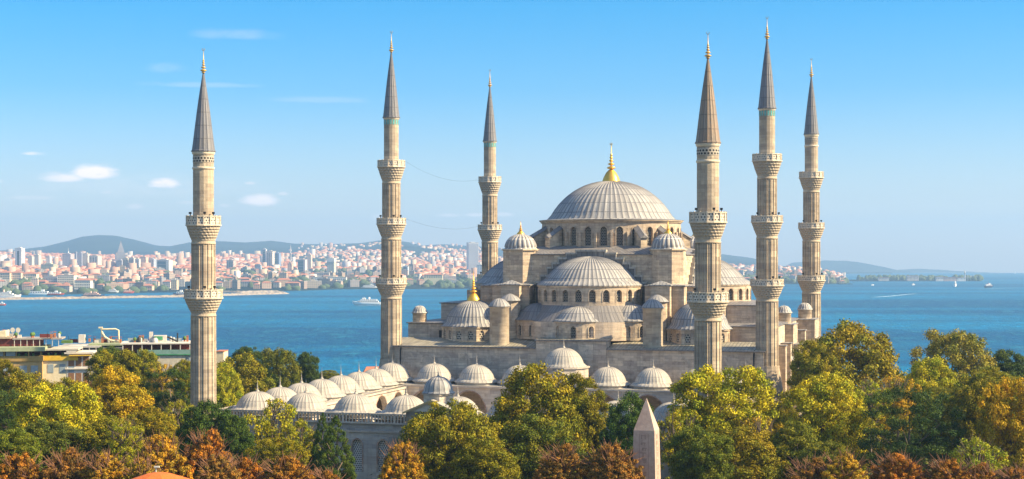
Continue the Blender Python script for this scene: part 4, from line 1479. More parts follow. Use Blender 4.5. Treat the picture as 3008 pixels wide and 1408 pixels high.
protos = {}
for i, (kd, w_, d_, h_) in enumerate([('hip', 14, 11, 8), ('hip', 11, 15, 10), ('hip', 20, 12, 10), ('flat', 16, 12, 12), ('flat', 19, 12, 14), ('flat', 13, 12, 17), ('hip', 30, 13, 11), ('flat', 32, 13, 12)]):
    protos[i] = (kd, house_mesh(kd, w_, d_, h_).build('house' if kd == 'hip' else 'apartment_block', [wall_m, tile_red if kd == 'hip' else roof_grey]))
PAL = [(.62, .44, .32), (.55, .36, .26), (.66, .50, .36), (.62, .52, .42), (.66, .58, .50), (.58, .42, .34), (.70, .66, .60), (.50, .34, .27), (.60, .50, .36), (.55, .50, .48), (.68, .54, .44), (.46, .44, .46)]
LB = {('hip', 0): ('small red-roofed house in the dense city along the far shore', 'house', 'red-roofed houses of the far city'),
      ('flat', 0): ('pale flat-roofed apartment block in the dense city along the far shore', 'apartment block', 'flat-roofed blocks of the far city')}
# reserved footprints for the landmark buildings: (px0, px1, y_top, y_base, depth...)
used = {i: False for i in protos}
cnt = 0
cand = []
rr_ = random.Random(11)
while len(cand) < 285:
    if rr_.random() < .82:
        px = rr_.uniform(-20, 1445); d0 = float(interp(SH, px)); d = d0 + 60 + 1100 * rr_.random() ** 1.6
    else:
        px = rr_.uniform(2130, 2480); d0 = float(interp(SH, px)); d = d0 + 40 + 900 * rr_.random() ** 1.5
    if 1160 < px < 1440 and d < d0 + 150 and rr_.random() < .8: continue
    x = (px - 1504) / F * d
    if any(abs(x - c_[0]) < 17 and abs(d - c_[1]) < 19 for c_ in cand): continue
    cand.append((x, d, px))
for (x, d, px) in cand:
    near = d - float(interp(SH, px)) < 350
    i = rr_.choice([0, 1, 2, 2, 3, 4, 6, 7, 5] if near else [0, 0, 1, 1, 2, 3, 3, 4, 5])
    kd, src = protos[i]
    o = src if not used[i] else src.copy()
    if used[i]: COL.objects.link(o)
    used[i] = True
    o.location = (x, d, float(land_z(px, d)) + 1)
    o.rotation_euler = (0, 0, rr_.choice([-.3, -.1, .1, .3, .5, 1.2]))
    o.scale = (rr_.uniform(.8, 1.2), rr_.uniform(.8, 1.2), rr_.uniform(.8, 1.15))
    c = rr_.choice(PAL); f = rr_.uniform(.68, .95) if kd == 'hip' else rr_.uniform(.5, .85)
    o.color = (c[0] * f, c[1] * f, c[2] * f, 1)
    lb = LB[(kd, 0)]
    tag(o, lb[0], lb[1], lb[2])
for i in protos:
    if not used[i]: bpy.data.objects.remove(protos[i][1])

# the thousands of houses beyond
rs = np.random.RandomState(3)
Vs, Fs, Ts = [], [], []
N_ = 9500
nb = 0


def x_t(px, d): return (px - 1504) / F * d


def add_block(x, y, z, w_, d_, h_, rot, wall, roof, hip):
    c, s_ = math.cos(rot), math.sin(rot)
    b0 = len(Vs) * 1
    pts = [(-w_, -d_), (w_, -d_), (w_, d_), (-w_, d_)]
    P_ = [(x + (a * c - b_ * s_) / 2, y + (a * s_ + b_ * c) / 2) for a, b_ in pts]
    base = sum(len(v) for v in Vs)
    vv = [(p[0], p[1], z - 8) for p in P_] + [(p[0], p[1], z + h_) for p in P_]
    if hip:
        if w_ > d_: e = [(-(w_ - d_ * .8) / 2 * 1, 0), ((w_ - d_ * .8) / 2, 0)]
        else: e = [(0, -(d_ - w_ * .8) / 2), (0, (d_ - w_ * .8) / 2)]
        rh = min(w_, d_) * .25
        vv += [(x + a * c - b_ * s_, y + a * s_ + b_ * c, z + h_ + rh) for a, b_ in e]
    Vs.append(vv)
    for k in range(4):
        j = (k + 1) % 4
        Fs.append((base + k, base + j, base + 4 + j, base + 4 + k)); sh = 1
        Ts.append(wall)
    if hip:
        A_, B_ = base + 8, base + 9
        if w_ > d_: q = [(4, 5, B_, A_), (5, 6, B_, B_), (6, 7, A_, B_), (7, 4, A_, A_)]
        else: q = [(4, 5, A_, A_), (5, 6, B_, A_), (6, 7, B_, B_), (7, 4, A_, B_)]
        for f in q:
            Fs.append((base + f[0], base + f[1], f[2], f[3])); Ts.append(roof)
    else:
        Fs.append((base + 4, base + 5, base + 6, base + 7)); Ts.append(roof)


ROOFS = [(.52, .20, .11), (.44, .16, .09), (.54, .26, .15), (.40, .30, .24), (.5, .44, .38)]
k = 0
while k < N_:
    r1 = rs.rand()
    if r1 < .86:
        px = rs.uniform(-120, 1480); d0 = float(interp(SH, px)); d = d0 + 500 + (6900 - d0 - 500) * rs.rand() ** .8
    elif r1 < .95:
        px = rs.uniform(850, 1500); d = rs.uniform(6400, 8900)
        if rs.rand() > .75 * math.exp(-((px - 1160) / 300) ** 2) + .1: continue
        if d > 7900 and rs.rand() < .6: continue
        if fbm(x_t(px, d) / 260, d / 500, 2) < .40: continue
    else:
        px = rs.uniform(2050, 2480)
        if rs.rand() < .45: continue
        d0 = float(interp(SH, px)); d = d0 + 200 + 2400 * rs.rand()
    x = (px - 1504) / F * d
    if r1 < .86 and px > 830 and d > 5500 and rs.rand() < .8: continue
    if fbm(x / 300 + 50, d / 420 + 9, 3) > .56 and d < 6400: continue     # green gaps
    z = float(land_z(px, d))
    s = .8 + .7 * rs.rand()
    tall = rs.rand() < .018
    w_, d_ = rs.uniform(9, 17) * s, rs.uniform(8, 13) * s
    h_ = rs.uniform(5, 11) if not tall else rs.uniform(18, 30)
    hip = rs.rand() < .72 and not tall
    wl = PAL[rs.randint(len(PAL))]; f = rs.uniform(.8, 1.2)
    rf_ = ROOFS[rs.randint(3 if hip else 5)] if hip else ROOFS[3 + rs.randint(2)]
    add_block(x, d, z, w_, d_, h_, rs.uniform(-.6, .9), (wl[0] * f * .82, wl[1] * f * .8, wl[2] * f * .8, 1), rf_ + (1,), hip)
    k += 1
o = np_obj('distant_houses', np.array([p for v in Vs for p in v]), np.array(Fs), tone_m, var={'tone': np.array(Ts)})
tag(o, 'thousands of tiny houses covering the far hillsides', kind='stuff')

# headland buildings
Vs, Fs, Ts = [], [], []
hd = []
for (px, w_, h_, c, lb) in [(2595, 30, 7, (.7, .66, .6), 'low white waterfront shed among trees on the headland'), (2680, 34, 12, (.62, .55, .5), 'broad brown-roofed block on the headland'),
                            (2760, 22, 9, (.75, .72, .68), 'small white building near the headland tip'), (2790, 40, 8, (.6, .42, .35), 'long reddish building towards the headland tip'),
                            (2822, 26, 7, (.8, .78, .75), 'white low hall by the lighthouse')]:
    mb = MB(); mb.box(-w_ / 2, w_ / 2, -6, 6, -4, h_, 0); mb.box(-w_ / 2 - .5, w_ / 2 + .5, -6.5, 6.5, h_ + .01, h_ + .8, 1)
    for j in range(int(w_ / 4)): mb.box(-w_ / 2 + 1 + j * 4, -w_ / 2 + 2.6 + j * 4, -6.06, -6, h_ * .35, h_ * .7, 2)
    o = mb.build('waterfront_building', [wall_m, tile_red, M['dark']]); o.color = c + (1,)
    o.location = P(px, 4690, z=seaz(4690) + 2.5); tag(o, lb, 'building')
mb = MB()
mb.lathe([(3.2, -6), (2.6, 4), (2.2, 22), (3.0, 22.4), (3.0, 23), (1.5, 23.1)], 16); mb.lathe([(1.5, 23.1), (1.5, 26), (.1, 28.5)], 12)
for k in range(4): mb.tube([(9 + k * 9, 0, -4), (9 + k * 9, 0, 16 - 3 * (k % 2))], .5, 5)
o = mb.build('lighthouse', [plain('white_paint', (.75, .73, .7))]); o.location = P(2834, 4720, z=seaz(4720) + 2); tag(o, 'thin pale lighthouse near the tip of the headland', 'lighthouse')

# ---- landmark towers: (px0, px1, y_top, y_base, depth, kind, wall, label)
lm = [
    (48, 69, 729, 778, 4300, 'strip', (.78, .74, .72), 'white tower with one dark vertical strip, far left of the skyline'),
    (16, 33, 760, 783, 4250, 'flat', (.42, .40, .42), 'grey block left of the white tower with the dark strip'),
    (84, 98, 753, 780, 4350, 'flat', (.66, .58, .50), 'narrow cream block just right of the white tower with the dark strip'),
    (102, 118, 749, 775, 4380, 'flat', (.70, .60, .50), 'stepped cream block in the left skyline'),
    (138, 150, 753, 772, 4500, 'flat', (.74, .70, .62), 'small white block left of the twin dark blocks'),
    (125, 165, 776, 797, 3900, 'flat', (.40, .42, .30), 'olive green flat-topped block on the left slope'),
    (188, 214, 746, 774, 4500, 'spirelet', (.50, .44, .46), 'mauve block with a little white spire on its roof'),
    (220, 226, 741, 770, 4560, 'flat', (.36, .38, .46), 'slim dark needle-like block beside the mauve block'),
    (229, 244, 743, 773, 4520, 'flat', (.40, .40, .48), 'dark blue-grey block in the left skyline group'),
    (245, 262, 745, 775, 4480, 'flat', (.74, .62, .50), 'tan block right of the dark blue-grey block'),
    (266, 294, 751, 774, 4450, 'bays', (.72, .62, .50), 'wide cream block with dark vertical bays'),
    (322, 343, 770, 799, 4000, 'flat', (.50, .36, .40), 'purplish brown block below the pointed tower'),
    (345, 362, 765, 799, 3980, 'flat', (.38, .38, .44), 'dark grey slab below the pointed tower'),
    (363, 378, 758, 798, 3960, 'bays', (.72, .64, .50), 'cream slab right of the dark grey slab'),
    (381, 397, 757, 799, 3950, 'bays', (.62, .56, .50), 'first of the grey-banded twin slabs'),
    (399, 411, 760, 801, 3930, 'bays', (.66, .62, .56), 'second slimmer grey-banded slab'),
    (415, 433, 755, 796, 3990, 'flat', (.76, .50, .38), 'salmon orange tower block in the slab row'),
    (434, 457, 760, 797, 4010, 'bays', (.42, .46, .54), 'blue-grey block right of the salmon tower'),
    (464, 503, 763, 802, 3900, 'glass', (.64, .62, .58), 'blue glazed office block with pale side wall'),
    (772, 783, 732, 768, 4700, 'glass', (.60, .62, .66), 'tall blue glass tower with a white frame'),
    (784, 804, 738, 770, 4680, 'bays', (.70, .62, .54), 'banded beige tower next to the blue glass tower'),
    (805, 823, 743, 765, 4750, 'glass', (.20, .28, .44), 'dark blue glass block right of the banded beige tower'),
    (668, 690, 764, 783, 4300, 'bays', (.60, .44, .38), 'brownish block with white stripe left of the blue pair'),
    (755, 768, 778, 795, 4000, 'flat', (.36, .42, .50), 'slate blue midrise in the middle of the city'),
    (846, 860, 774, 794, 4000, 'flat', (.80, .48, .34), 'orange cube-like midrise in the middle of the city'),
    (877, 900, 762, 790, 4200, 'glass', (.64, .52, .52), 'blue and pink glazed midrise'),
    (904, 916, 748, 775, 4500, 'flat', (.76, .56, .44), 'pale salmon tower between the glazed midrise and the white-capped tower'),
    (963, 985, 759, 795, 4100, 'cap', (.55, .55, .46), 'grey-green tower with a white rooftop cap'),
    (1371, 1405, 713, 790, 4300, 'lines', (.62, .64, .68), 'very tall pale slab tower left of the hall with fine vertical lines'),
    (1185, 1200, 782, 800, 3900, 'glass', (.5, .55, .6), 'blue glazed hall with white roof right of the second minaret'),
    (1402, 1418, 778, 800, 3800, 'flat', (.74, .72, .70), 'white block at the foot of the pale slab tower'),
]


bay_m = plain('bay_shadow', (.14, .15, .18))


def tower(px0, px1, yt, yb, d, kind, col, label):
    wd = (px1 - px0) / F * d
    x, _, zt_ = P((px0 + px1) / 2, d, yt)
    zb_ = float(land_z((px0 + px1) / 2, d)) - 5
    zv = CZ + (HY - yb) / F * d
    h_ = zt_ - zb_
    root = empty('tower_block', (x, d, zb_), -.12 if kind != 'lines' else .2)
    tag(root, label, 'tower')
    w2 = wd / 2 * .96
    if kind == 'lines': w2 *= .93
    dp_ = min(14, w2 * 1.2)
    mb = MB(); mb.box(-w2, w2, -dp_, dp_, 0, h_ - 1.2, 0); mb.box(-w2 * .5, w2 * .45, -dp_ * .5, dp_ * .5, h_ - 1.2, h_ + 2, 0)
    o = mb.build('body', [wall_m if kind in ('flat', 'bays', 'strip', 'spirelet', 'cap') else plain('tower_wall', col)], root); o.color = col + (1,)
    mb = MB(); mb.box(-w2 - .3, w2 + .3, -dp_ - .3, dp_ + .3, h_ - 1.19, h_ - .2, 0, True); mb.build('roof', roof_grey, root)
    if kind == 'glass':
        mb = MB(); mb.box(-w2 * .86, w2 * .55, -dp_ - .4, -dp_ + .2, 4, h_ - 3, 0, True); mb.build('glazing', glass_blue, root)
        mb = MB()
        for k in range(1, int(h_ / 7)): mb.box(-w2 * .86, w2 * .55, -dp_ - .55, -dp_ - .41, 4 + k * 7, 4.8 + k * 7, 0, True)
        build_split(mb, 'floor_band', roof_grey, root)
    if kind == 'strip':
        mb = MB(); mb.box(-w2 * .3, w2 * .35, -dp_ - .3, -dp_ + .1, 6, h_ - 8, 0, True); mb.build('glazing', M['dark'], root)
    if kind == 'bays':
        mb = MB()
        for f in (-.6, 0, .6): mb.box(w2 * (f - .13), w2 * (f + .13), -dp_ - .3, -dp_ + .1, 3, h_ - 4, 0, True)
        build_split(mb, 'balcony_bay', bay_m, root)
    if kind == 'spirelet':
        mb = MB(); mb.lathe([(2.6, h_ + 1.9), (1.2, h_ + 6), (.5, h_ + 8), (.15, h_ + 17)], 8); mb.build('roof_spire', plain('white_paint', (.75, .73, .7)), root)
    if kind == 'cap':
        mb = MB(); mb.box(-w2 * 1.05, w2 * 1.05, -dp_ - .8, dp_ + .8, h_ - 9, h_ - .1, 0, True); mb.build('rooftop_cap', plain('white_paint', (.78, .76, .7)), root)
    if kind == 'lines':
        mb = MB()
        for k in range(9):
            xx = -w2 + w2 * 2 * (k + .5) / 9
            mb.box(xx - .5, xx + .5, -dp_ - .5, -dp_ + .1, 2, h_ - 3, 0, True)
        build_split(mb, 'fin', plain('fin_shadow', (.36, .38, .43)), root)


for a_ in lm: tower(*a_)
# pointed dark skyscraper
d = 4700
x, _, zt_ = P(355, d, 707); zb_ = float(land_z(355, d)) - 4; h_ = zt_ - zb_
root = empty('pointed_tower', (x, d, zb_), .3)
tag(root, 'dark pointed skyscraper tapering to a steep spire in front of the big hill', 'tower')
mb = MB()
for (w_, z0, z1) in ((17, 0, h_ * .34), (13.5, h_ * .34, h_ * .5), (11, h_ * .5, h_ * .6)):
    mb.box(-w_, w_, -w_ * .8, w_ * .8, z0 + .01, z1, 0)
for sg in range(4):
    a_, b_ = [(-9.5, -7.6), (9.5, -7.6), (9.5, 7.6), (-9.5, 7.6)][sg], [(9.5, -7.6), (9.5, 7.6), (-9.5, 7.6), (-9.5, -7.6)][sg]
    mb.face([(a_[0], a_[1], h_ * .6), (b_[0], b_[1], h_ * .6), (0, 0, h_)])
mb.build('body', plain('dark_cladding', (.17, .17, .21), .6, .4, .05, 0, (.3, .29, .3)), root)
mb = MB()
for k in range(5):
    f = -8 + k * 4
    mb.box(f - .5, f + .5, -14.2, -13.65, 3, h_ * .33, 0, True)
build_split(mb, 'facade_rib', roof_grey, root)
# slim city minaret-like mast
mb = MB(); mb.lathe([(3, 0), (2.4, 20), (3.2, 21), (2.0, 22), (1.6, 34), (.1, 46)], 10)
o = mb.build('slim_tower', plain('grey_render', (.42, .42, .45))); o.location = P(853.5, 4600, 766); tag(o, 'thin grey pointed mast-like tower standing alone in the middle of the city', 'tower')

far_glass = plain('far_glass', (.09, .10, .13), .4)
# waterfront blocks: (px0, px1, y_top, y_base, depth, wall, roof, label, rows, cols)
wf = [
    (133, 172, 812, 852, 2980, (.50, .48, .48), roof_grey, 'grey-sided wing of the big waterfront hospital block', 4, 8),
    (173, 221, 808, 858, 2960, (.80, .72, .56), roof_grey, 'big cream waterfront block with many window rows', 7, 9),
    (222, 269, 822, 864, 2940, (.82, .76, .62), tile_red, 'cream waterfront block with an orange upper storey', 5, 9),
    (0, 33, 800, 822, 3150, (.74, .60, .42), tile_red, 'tan building at the far left edge with red roof', 3, 6),
    (36, 66, 800, 822, 3160, (.78, .58, .42), tile_red, 'orange-tan building second from the left edge', 3, 5),
    (68, 111, 803, 824, 3170, (.80, .64, .46), tile_red, 'long peach building above the left trees', 3, 8),
    (128, 160, 800, 815, 3300, (.60, .40, .32), tile_red, 'red-roofed school-like building behind the hospital', 2, 6),
    (314, 340, 803, 812, 3600, (.80, .78, .74), roof_grey, 'white framed modern block below the purplish tower', 2, 4),
    (480, 503, 826, 844, 3120, (.72, .64, .54), tile_red, 'cream block near the quay, left of the leftmost minaret', 3, 5),
    (505, 522, 822, 850, 3060, (.66, .52, .34), roof_grey, 'ochre silo-like block touching the leftmost minaret', 4, 3),
    (400, 450, 838, 858, 3010, (.74, .50, .36), tile_red, 'wide reddish hall with an arched roof by the quay', 2, 8),
    (632, 655, 820, 848, 3260, (.62, .36, .30), tile_red, 'brick red block right of the leftmost minaret', 4, 4),
    (698, 735, 818, 844, 3300, (.60, .38, .32), tile_red, 'long reddish terrace on the waterfront', 4, 7),
    (740, 770, 822, 842, 3280, (.80, .72, .58), roof_grey, 'cream block beside the reddish terrace', 4, 5),
    (772, 822, 825, 843, 3260, (.36, .40, .48), roof_grey, 'row of blue-fronted waterfront halls', 3, 7),
    (826, 856, 822, 842, 3270, (.66, .62, .54), roof_grey, 'grey and cream apartment pair by the park', 4, 5),
    (920, 1018, 814, 838, 3450, (.80, .78, .70), roof_grey, 'long white palace-like building with rows of windows', 3, 18),
    (925, 968, 801, 810, 3700, (.50, .46, .44), roof_grey, 'dark flat long hall above the white palace', 1, 8),
    (1078, 1102, 830, 846, 3380, (.78, .76, .72), roof_grey, 'white quay building right beside the second minaret', 2, 5),
    (1246, 1300, 806, 818, 3500, (.74, .66, .40), tile_red, 'yellow waterfront building right of the second minaret', 2, 8),
    (1300, 1345, 823, 838, 3400, (.74, .72, .66), roof_grey, 'white exhibition building by the green park', 2, 8),
    (2265, 2300, 804, 818, 4300, (.64, .36, .30), tile_red, 'large red-walled building behind the right-hand minarets', 2, 7),
    (2466, 2480, 825, 834, 4080, (.74, .66, .42), tile_red, 'yellow harbour house on the stone mole', 2, 3),
]
for (px0, px1, yt, yb, d, col, rm, label, rows, cols) in wf:
    wd = (px1 - px0) / F * d; x, _, zt_ = P((px0 + px1) / 2, d, yt); zb_ = float(land_z((px0 + px1) / 2, d)) - 3
    zb_ = min(zb_, CZ + (HY - yb) / F * d)
    h_ = zt_ - zb_
    root = empty('waterfront_block', (x, d, zb_), 0); tag(root, label, 'building')
    mb = MB(); mb.box(-wd / 2, wd / 2, -9, 9, 0, h_ - 1, 0); o = mb.build('body', plain('render_wall', col), root)
    mb = MB()
    if rm is tile_red:
        e = 1; rr0 = [(-wd / 2 - e, -9.8), (wd / 2 + e, -9.8), (wd / 2 + e, 9.8), (-wd / 2 - e, 9.8)]; z = h_ - .99
        A_, B_ = (-wd / 2 + 7, 0, z + 3.6), (wd / 2 - 7, 0, z + 3.6)
        g = [(p[0], p[1], z) for p in rr0]
        for f in ([g[0], g[1], B_, A_], [g[1], g[2], B_], [g[2], g[3], A_, B_], [g[3], g[0], A_]): mb.face(f)
    else:
        mb.box(-wd / 2 - .4, wd / 2 + .4, -9.4, 9.4, h_ - .99, h_, 0, True); mb.box(-wd / 6, wd / 9, -3, 3, h_ + .01, h_ + 3, 0)
    mb.build('roof', rm, root)
    hv = h_ - max(0, (CZ + (HY - yb) / F * d) - zb_)
    mb = MB()
    for i in range(rows):
        zz = h_ - 2.2 - (i + .5) * (hv - 3) / rows
        for j in range(cols):
            xx = -wd / 2 + wd * (j + .5) / cols
            mb.box(xx - wd / cols * .27, xx + wd / cols * .27, -9.15, -8.95, zz - hv / rows * .22, zz + hv / rows * .22, 0, True)
    build_split(mb, 'window', far_glass, root)

# tree masses on the far shore
leaf_far = plain('far_foliage', (.05, .085, .04), 1, .5, .02, 0, (.10, .12, .05))
bp = []
def clump(px, d, r, h):
    x = (px - 1504) / F * d; bp.append((x, d, float(land_z(px, d)) if not (2520 < px) else seaz(d) + 4, r, h))
for _ in range(1100):
    px = rs.uniform(-50, 1460); d0 = float(interp(SH, px)); d = d0 + 20 + (6500 - d0) * rs.rand() ** 1.7
    x = (px - 1504) / F * d
    if r1 < .86 and px > 830 and d > 5500 and rs.rand() < .8: continue
    if fbm(x / 300 + 50, d / 420 + 9, 3) > .50 or rs.rand() < .25: clump(px, d, rs.uniform(6, 14), rs.uniform(6, 12))
for (a_, b_, d, n) in ((35, 132, 3060, 60), (270, 330, 3100, 20), (760, 800, 3200, 15), (856, 885, 3250, 25), (1010, 1080, 3400, 50), (1290, 1350, 3370, 45), (1350, 1450, 3450, 50), (2140, 2450, 4120, 90), (655, 700, 3240, 20), (2150, 2480, 4500, 80), (2130, 2490, 4250, 90), (2130, 2450, 4800, 90), (2100, 2450, 5300, 90)):
    for _ in range(n): clump(rs.uniform(a_, b_), d + rs.uniform(-30, 60), rs.uniform(6, 11), rs.uniform(8, 15))
for _ in range(170): clump(rs.uniform(2545, 2880) if rs.rand() < .8 else rs.uniform(2500, 2720), 4760 + rs.uniform(-40, 40), rs.uniform(6, 12), rs.uniform(6, 14))
V = []; Fq = []
for (x, y, z, r, h) in bp:
    b0 = len(V); n = 7
    for (f, zz) in ((.85, -.3), (1, .35), (.62, .8)):
        for k in range(n):
            th = 2 * PI * k / n; j = rs.uniform(.75, 1.2)
            V.append((x + r * f * j * math.cos(th), y + r * f * j * math.sin(th), z + h * zz * rs.uniform(.85, 1.15)))
    V.append((x, y, z + h * rs.uniform(.95, 1.2)))
    for i in range(2):
        for k in range(n): Fq.append((b0 + i * n + k, b0 + i * n + (k + 1) % n, b0 + (i + 1) * n + (k + 1) % n, b0 + (i + 1) * n + k))
    for k in range(n): Fq.append((b0 + 2 * n + k, b0 + 2 * n + (k + 1) % n, b0 + 3 * n, b0 + 3 * n))
o = np_obj('distant_woods', np.array(V), np.array(Fq), leaf_far); tag(o, 'dark wooded patches between the buildings of the far shore', kind='stuff')
# ------------------------------------------------------------------ boats
white = plain('white_boat_paint', (.78, .77, .74), .4, .1)
navy = plain('dark_hull_paint', (.04, .06, .12), .4, .2)
redp = plain('red_boat_paint', (.5, .08, .05), .5, .2)
salmon = plain('salmon_boat_paint', (.72, .46, .36), .5, .2)


def boat(name, px, py, L_, H_, label, cat, hullm, cabm, decks=2, funnel=None, rot=0, mast=True):
    d = 2000.0
    for _ in range(30):      # depth where the sea lies on this row
        zt_ = CZ + (HY - py) / F * d
        d *= (CZ - seaz(d)) / (CZ - zt_)
    x = (px - 1504) / F * d
    root = empty(name, (x, d, seaz(d)), rot); tag(root, label, cat)
    mb = MB(); W = L_ * .13; hh = H_ * .34
    rows = []
    for (zz, wf_, lf) in ((-.4, .7, .92), (hh * .4, .95, .97), (hh, 1, 1)):
        row = []
        for k in range(13):
            f = k / 12 * 2 - 1
            ww = W * wf_ * (1 - max(0, f) ** 3.2) * (1 - .25 * max(0, -f) ** 3)
            row.append((f * L_ / 2 * lf, -ww, zz + (hh * .5 * max(0, f) ** 3)))
        for k in range(12, -1, -1):
            f = k / 12 * 2 - 1
            ww = W * wf_ * (1 - max(0, f) ** 3.2) * (1 - .25 * max(0, -f) ** 3)
            row.append((f * L_ / 2 * lf, ww, zz + (hh * .5 * max(0, f) ** 3)))
        rows.append(row)
    mb.grid(rows, None, 0, False, wrap=True); mb.face(rows[-1], None, 0)
    mb.build('hull', hullm, root)
    z = hh + .02; dh = H_ * .36 / max(1, decks)
    cb = MB(); wn = MB()
    for k in range(decks):
        l0, l1 = -L_ * (.42 - .05 * k), L_ * (.30 - .09 * k)
        cb.box(l0, l1, -W * (.85 - .12 * k), W * (.85 - .12 * k), z, z + dh * .92, 0)
        n = max(3, int((l1 - l0) / (dh * 1.1)))
        for j in range(n):
            xx = l0 + (l1 - l0) * (j + .5) / n
            for sg in (-1, 1):
                yy = sg * W * (.85 - .12 * k)
                wn.box(xx - dh * .3, xx + dh * .3, min(yy, yy * 1.03), max(yy, yy * 1.03), z + dh * .32, z + dh * .68, 0, True)
        z += dh
    cb.build('cabin', cabm, root); build_split(wn, 'window', M['dark'], root)
    br = MB(); br.box(L_ * .02, L_ * .14, -W * .45, W * .45, z, z + dh * .8); br.build('bridge', cabm, root)
    if funnel: f_ = MB(); f_.lathe([(W * .26, z), (W * .24, z + H_ * .22), (0.01, z + H_ * .22)], 12, -L_ * .1, 0); f_.build('funnel', funnel, root)
    if mast: f_ = MB(); f_.tube([(L_ * .07, 0, z), (L_ * .07, 0, z + H_ * .3)], .18, 5, 0, .08); f_.build('mast', white, root)
    return root


boat('ferry', 1076, 897, 38, 11.5, 'white passenger ferry with dark bow crossing the open water', 'ferry', white, white, 2, white, PI)
boat('car_ferry', 274, 875, 36, 11, 'salmon-coloured double-deck ferry behind the long breakwater', 'ferry', navy, salmon, 2, salmon, 0)
boat('ship', 20, 880, 44, 16, 'white multi-deck ship moored at the left edge', 'ship', white, white, 3, salmon, 0)
boat('ship', 537, 868, 34, 9, 'dark-hulled coaster partly behind the leftmost minaret', 'ship', navy, white, 1, white, PI)
boat('motorboat', 3, 898, 14, 5, 'tiny reddish boat at the left edge in front of the breakwater', 'boat', redp, white, 1, None, 0)
boat('ship', 915, 850, 44, 12, 'white and navy ship moored along the middle quay', 'ship', navy, white, 2, redp, 0)
boat('ship', 955, 849, 34, 9, 'white ship with red stripe moored behind the navy one', 'ship', white, white, 1, redp, 0)
boat('ship', 1087, 849, 36, 11, 'white ferry docked beside the second minaret', 'ferry', white, white, 2, navy, 0)
boat('motor_yacht', 333, 862, 20, 10, 'white motor yacht moored under the hall with the arched roof', 'boat', white, white, 2, None, 0)
boat('workboat', 378, 862, 20, 8, 'small orange workboat moored at the left quay', 'boat', redp, salmon, 1, None, .2)
boat('ship', 120, 868, 40, 10, 'long white vessel moored before the hospital block', 'ship', white, white, 1, None, 0)
boat('ship', 160, 868, 34, 8, 'low white and red vessel moored in the left harbour', 'ship', redp, white, 1, None, 0)
boat('ferry', 2806, 842, 18, 14, 'white ferry heading away near the headland tip', 'ferry', white, white, 3, white, 1.1)
boat('ferry', 2905, 845, 22, 11, 'dark and white ferry, rightmost on the open sea', 'ferry', navy, white, 2, redp, .3)
boat('motorboat', 2683, 838, 8, 5, 'tiny white boat off the headland', 'boat', white, white, 1, None, .3)
boat('motorboat', 2563, 839, 8, 4, 'tiny pale boat between the mole and the headland', 'boat', white, white, 1, None, .3)
# sailing boat
x, d_ = (2981 - 1504) / F * 9800, 9800
mb = MB(); mb.prism([(-6, -1.5), (4, -1.5), (8, 0), (4, 1.5), (-6, 1.5)], -.5, 2)
mb.tube([(0, 0, 2), (0, 0, 24)], .3, 5); mb.face([(.3, 0, 4), (7, .2, 4), (.3, 0, 23)]); mb.face([(-.3, 0, 3.5), (-.3, 0, 22), (-6, .2, 4)])
o = mb.build('sailing_boat', white); o.location = (x, d_, seaz(math.hypot(x, d_))); tag(o, 'tiny white sail on the horizon at the far right', 'sailing boat')
# ferry wakes are foam on the water
foam = plain('foam', (.55, .66, .72), .9, .5, .08, 0, (.10, .28, .40))
def wake(px0, py0, px1, py1, w_, label):
    mb = MB(); n = 24; up = []; lo = []
    for k in range(n + 1):
        f = k / n; px = px0 + (px1 - px0) * f; py = py0 + (py1 - py0) * f + math.sin(f * 5) * .8; d = 2000.0
        for _ in range(30):
            zt_ = CZ + (HY - py) / F * d; d *= (CZ - seaz(d)) / (CZ - zt_)
        x = (px - 1504) / F * d; ww = w_ * math.sin(PI * f) ** .6 * rnd.uniform(.7, 1.2)
        up.append((x, d + ww, seaz(math.hypot(x, d + ww)) + .25)); lo.append((x, d - ww, seaz(math.hypot(x, d - ww)) + .25))
    mb.grid([lo, up]); o = mb.build('foam_streak', foam); tag(o, label, kind='stuff')
wake(2556, 874, 2694, 864, 9, 'long pale foam streak on the right-hand water')
wake(2850, 849, 3008, 846, 5, 'thin wake right of the rightmost ferry')
wake(1030, 899, 1120, 899, 2.5, 'foam along the hull of the white ferry')

# ------------------------------------------------------------------ hillside hotels at left
yel = plain('yellow_paint', (.70, .45, .05), .7); cream = plain('cream_render', (.72, .62, .42), .85); ochre = plain('ochre_render', (.50, .33, .14), .85)
green = plain('green_canopy', (.36, .40, .24), .8); redc = plain('red_canopy', (.16, .035, .03), .8); wht = plain('white_timber', (.62, .57, .50), .7)
beige = plain('beige_render', (.50, .45, .36), .85); gls = plain('terrace_glass', (.28, .34, .38), .2); grn = plain('green_edge', (.06, .28, .14), .6); brown = plain('brown_timber', (.24, .12, .06), .7)
pot = plain('planter_green', (.10, .18, .05), .9)


def q3(px, py, d): return P(px, d, py)


def bld(name, label, px0, px1, py, d, rz=0, cat='hotel'):
    """origin at the left front corner on row py"""
    x, y, z = P(px0, d, py); w_ = (px1 - px0) / F * d
    r_ = empty(name, (x, y, z), rz); tag(r_, label, cat)
    return r_, w_, d / F


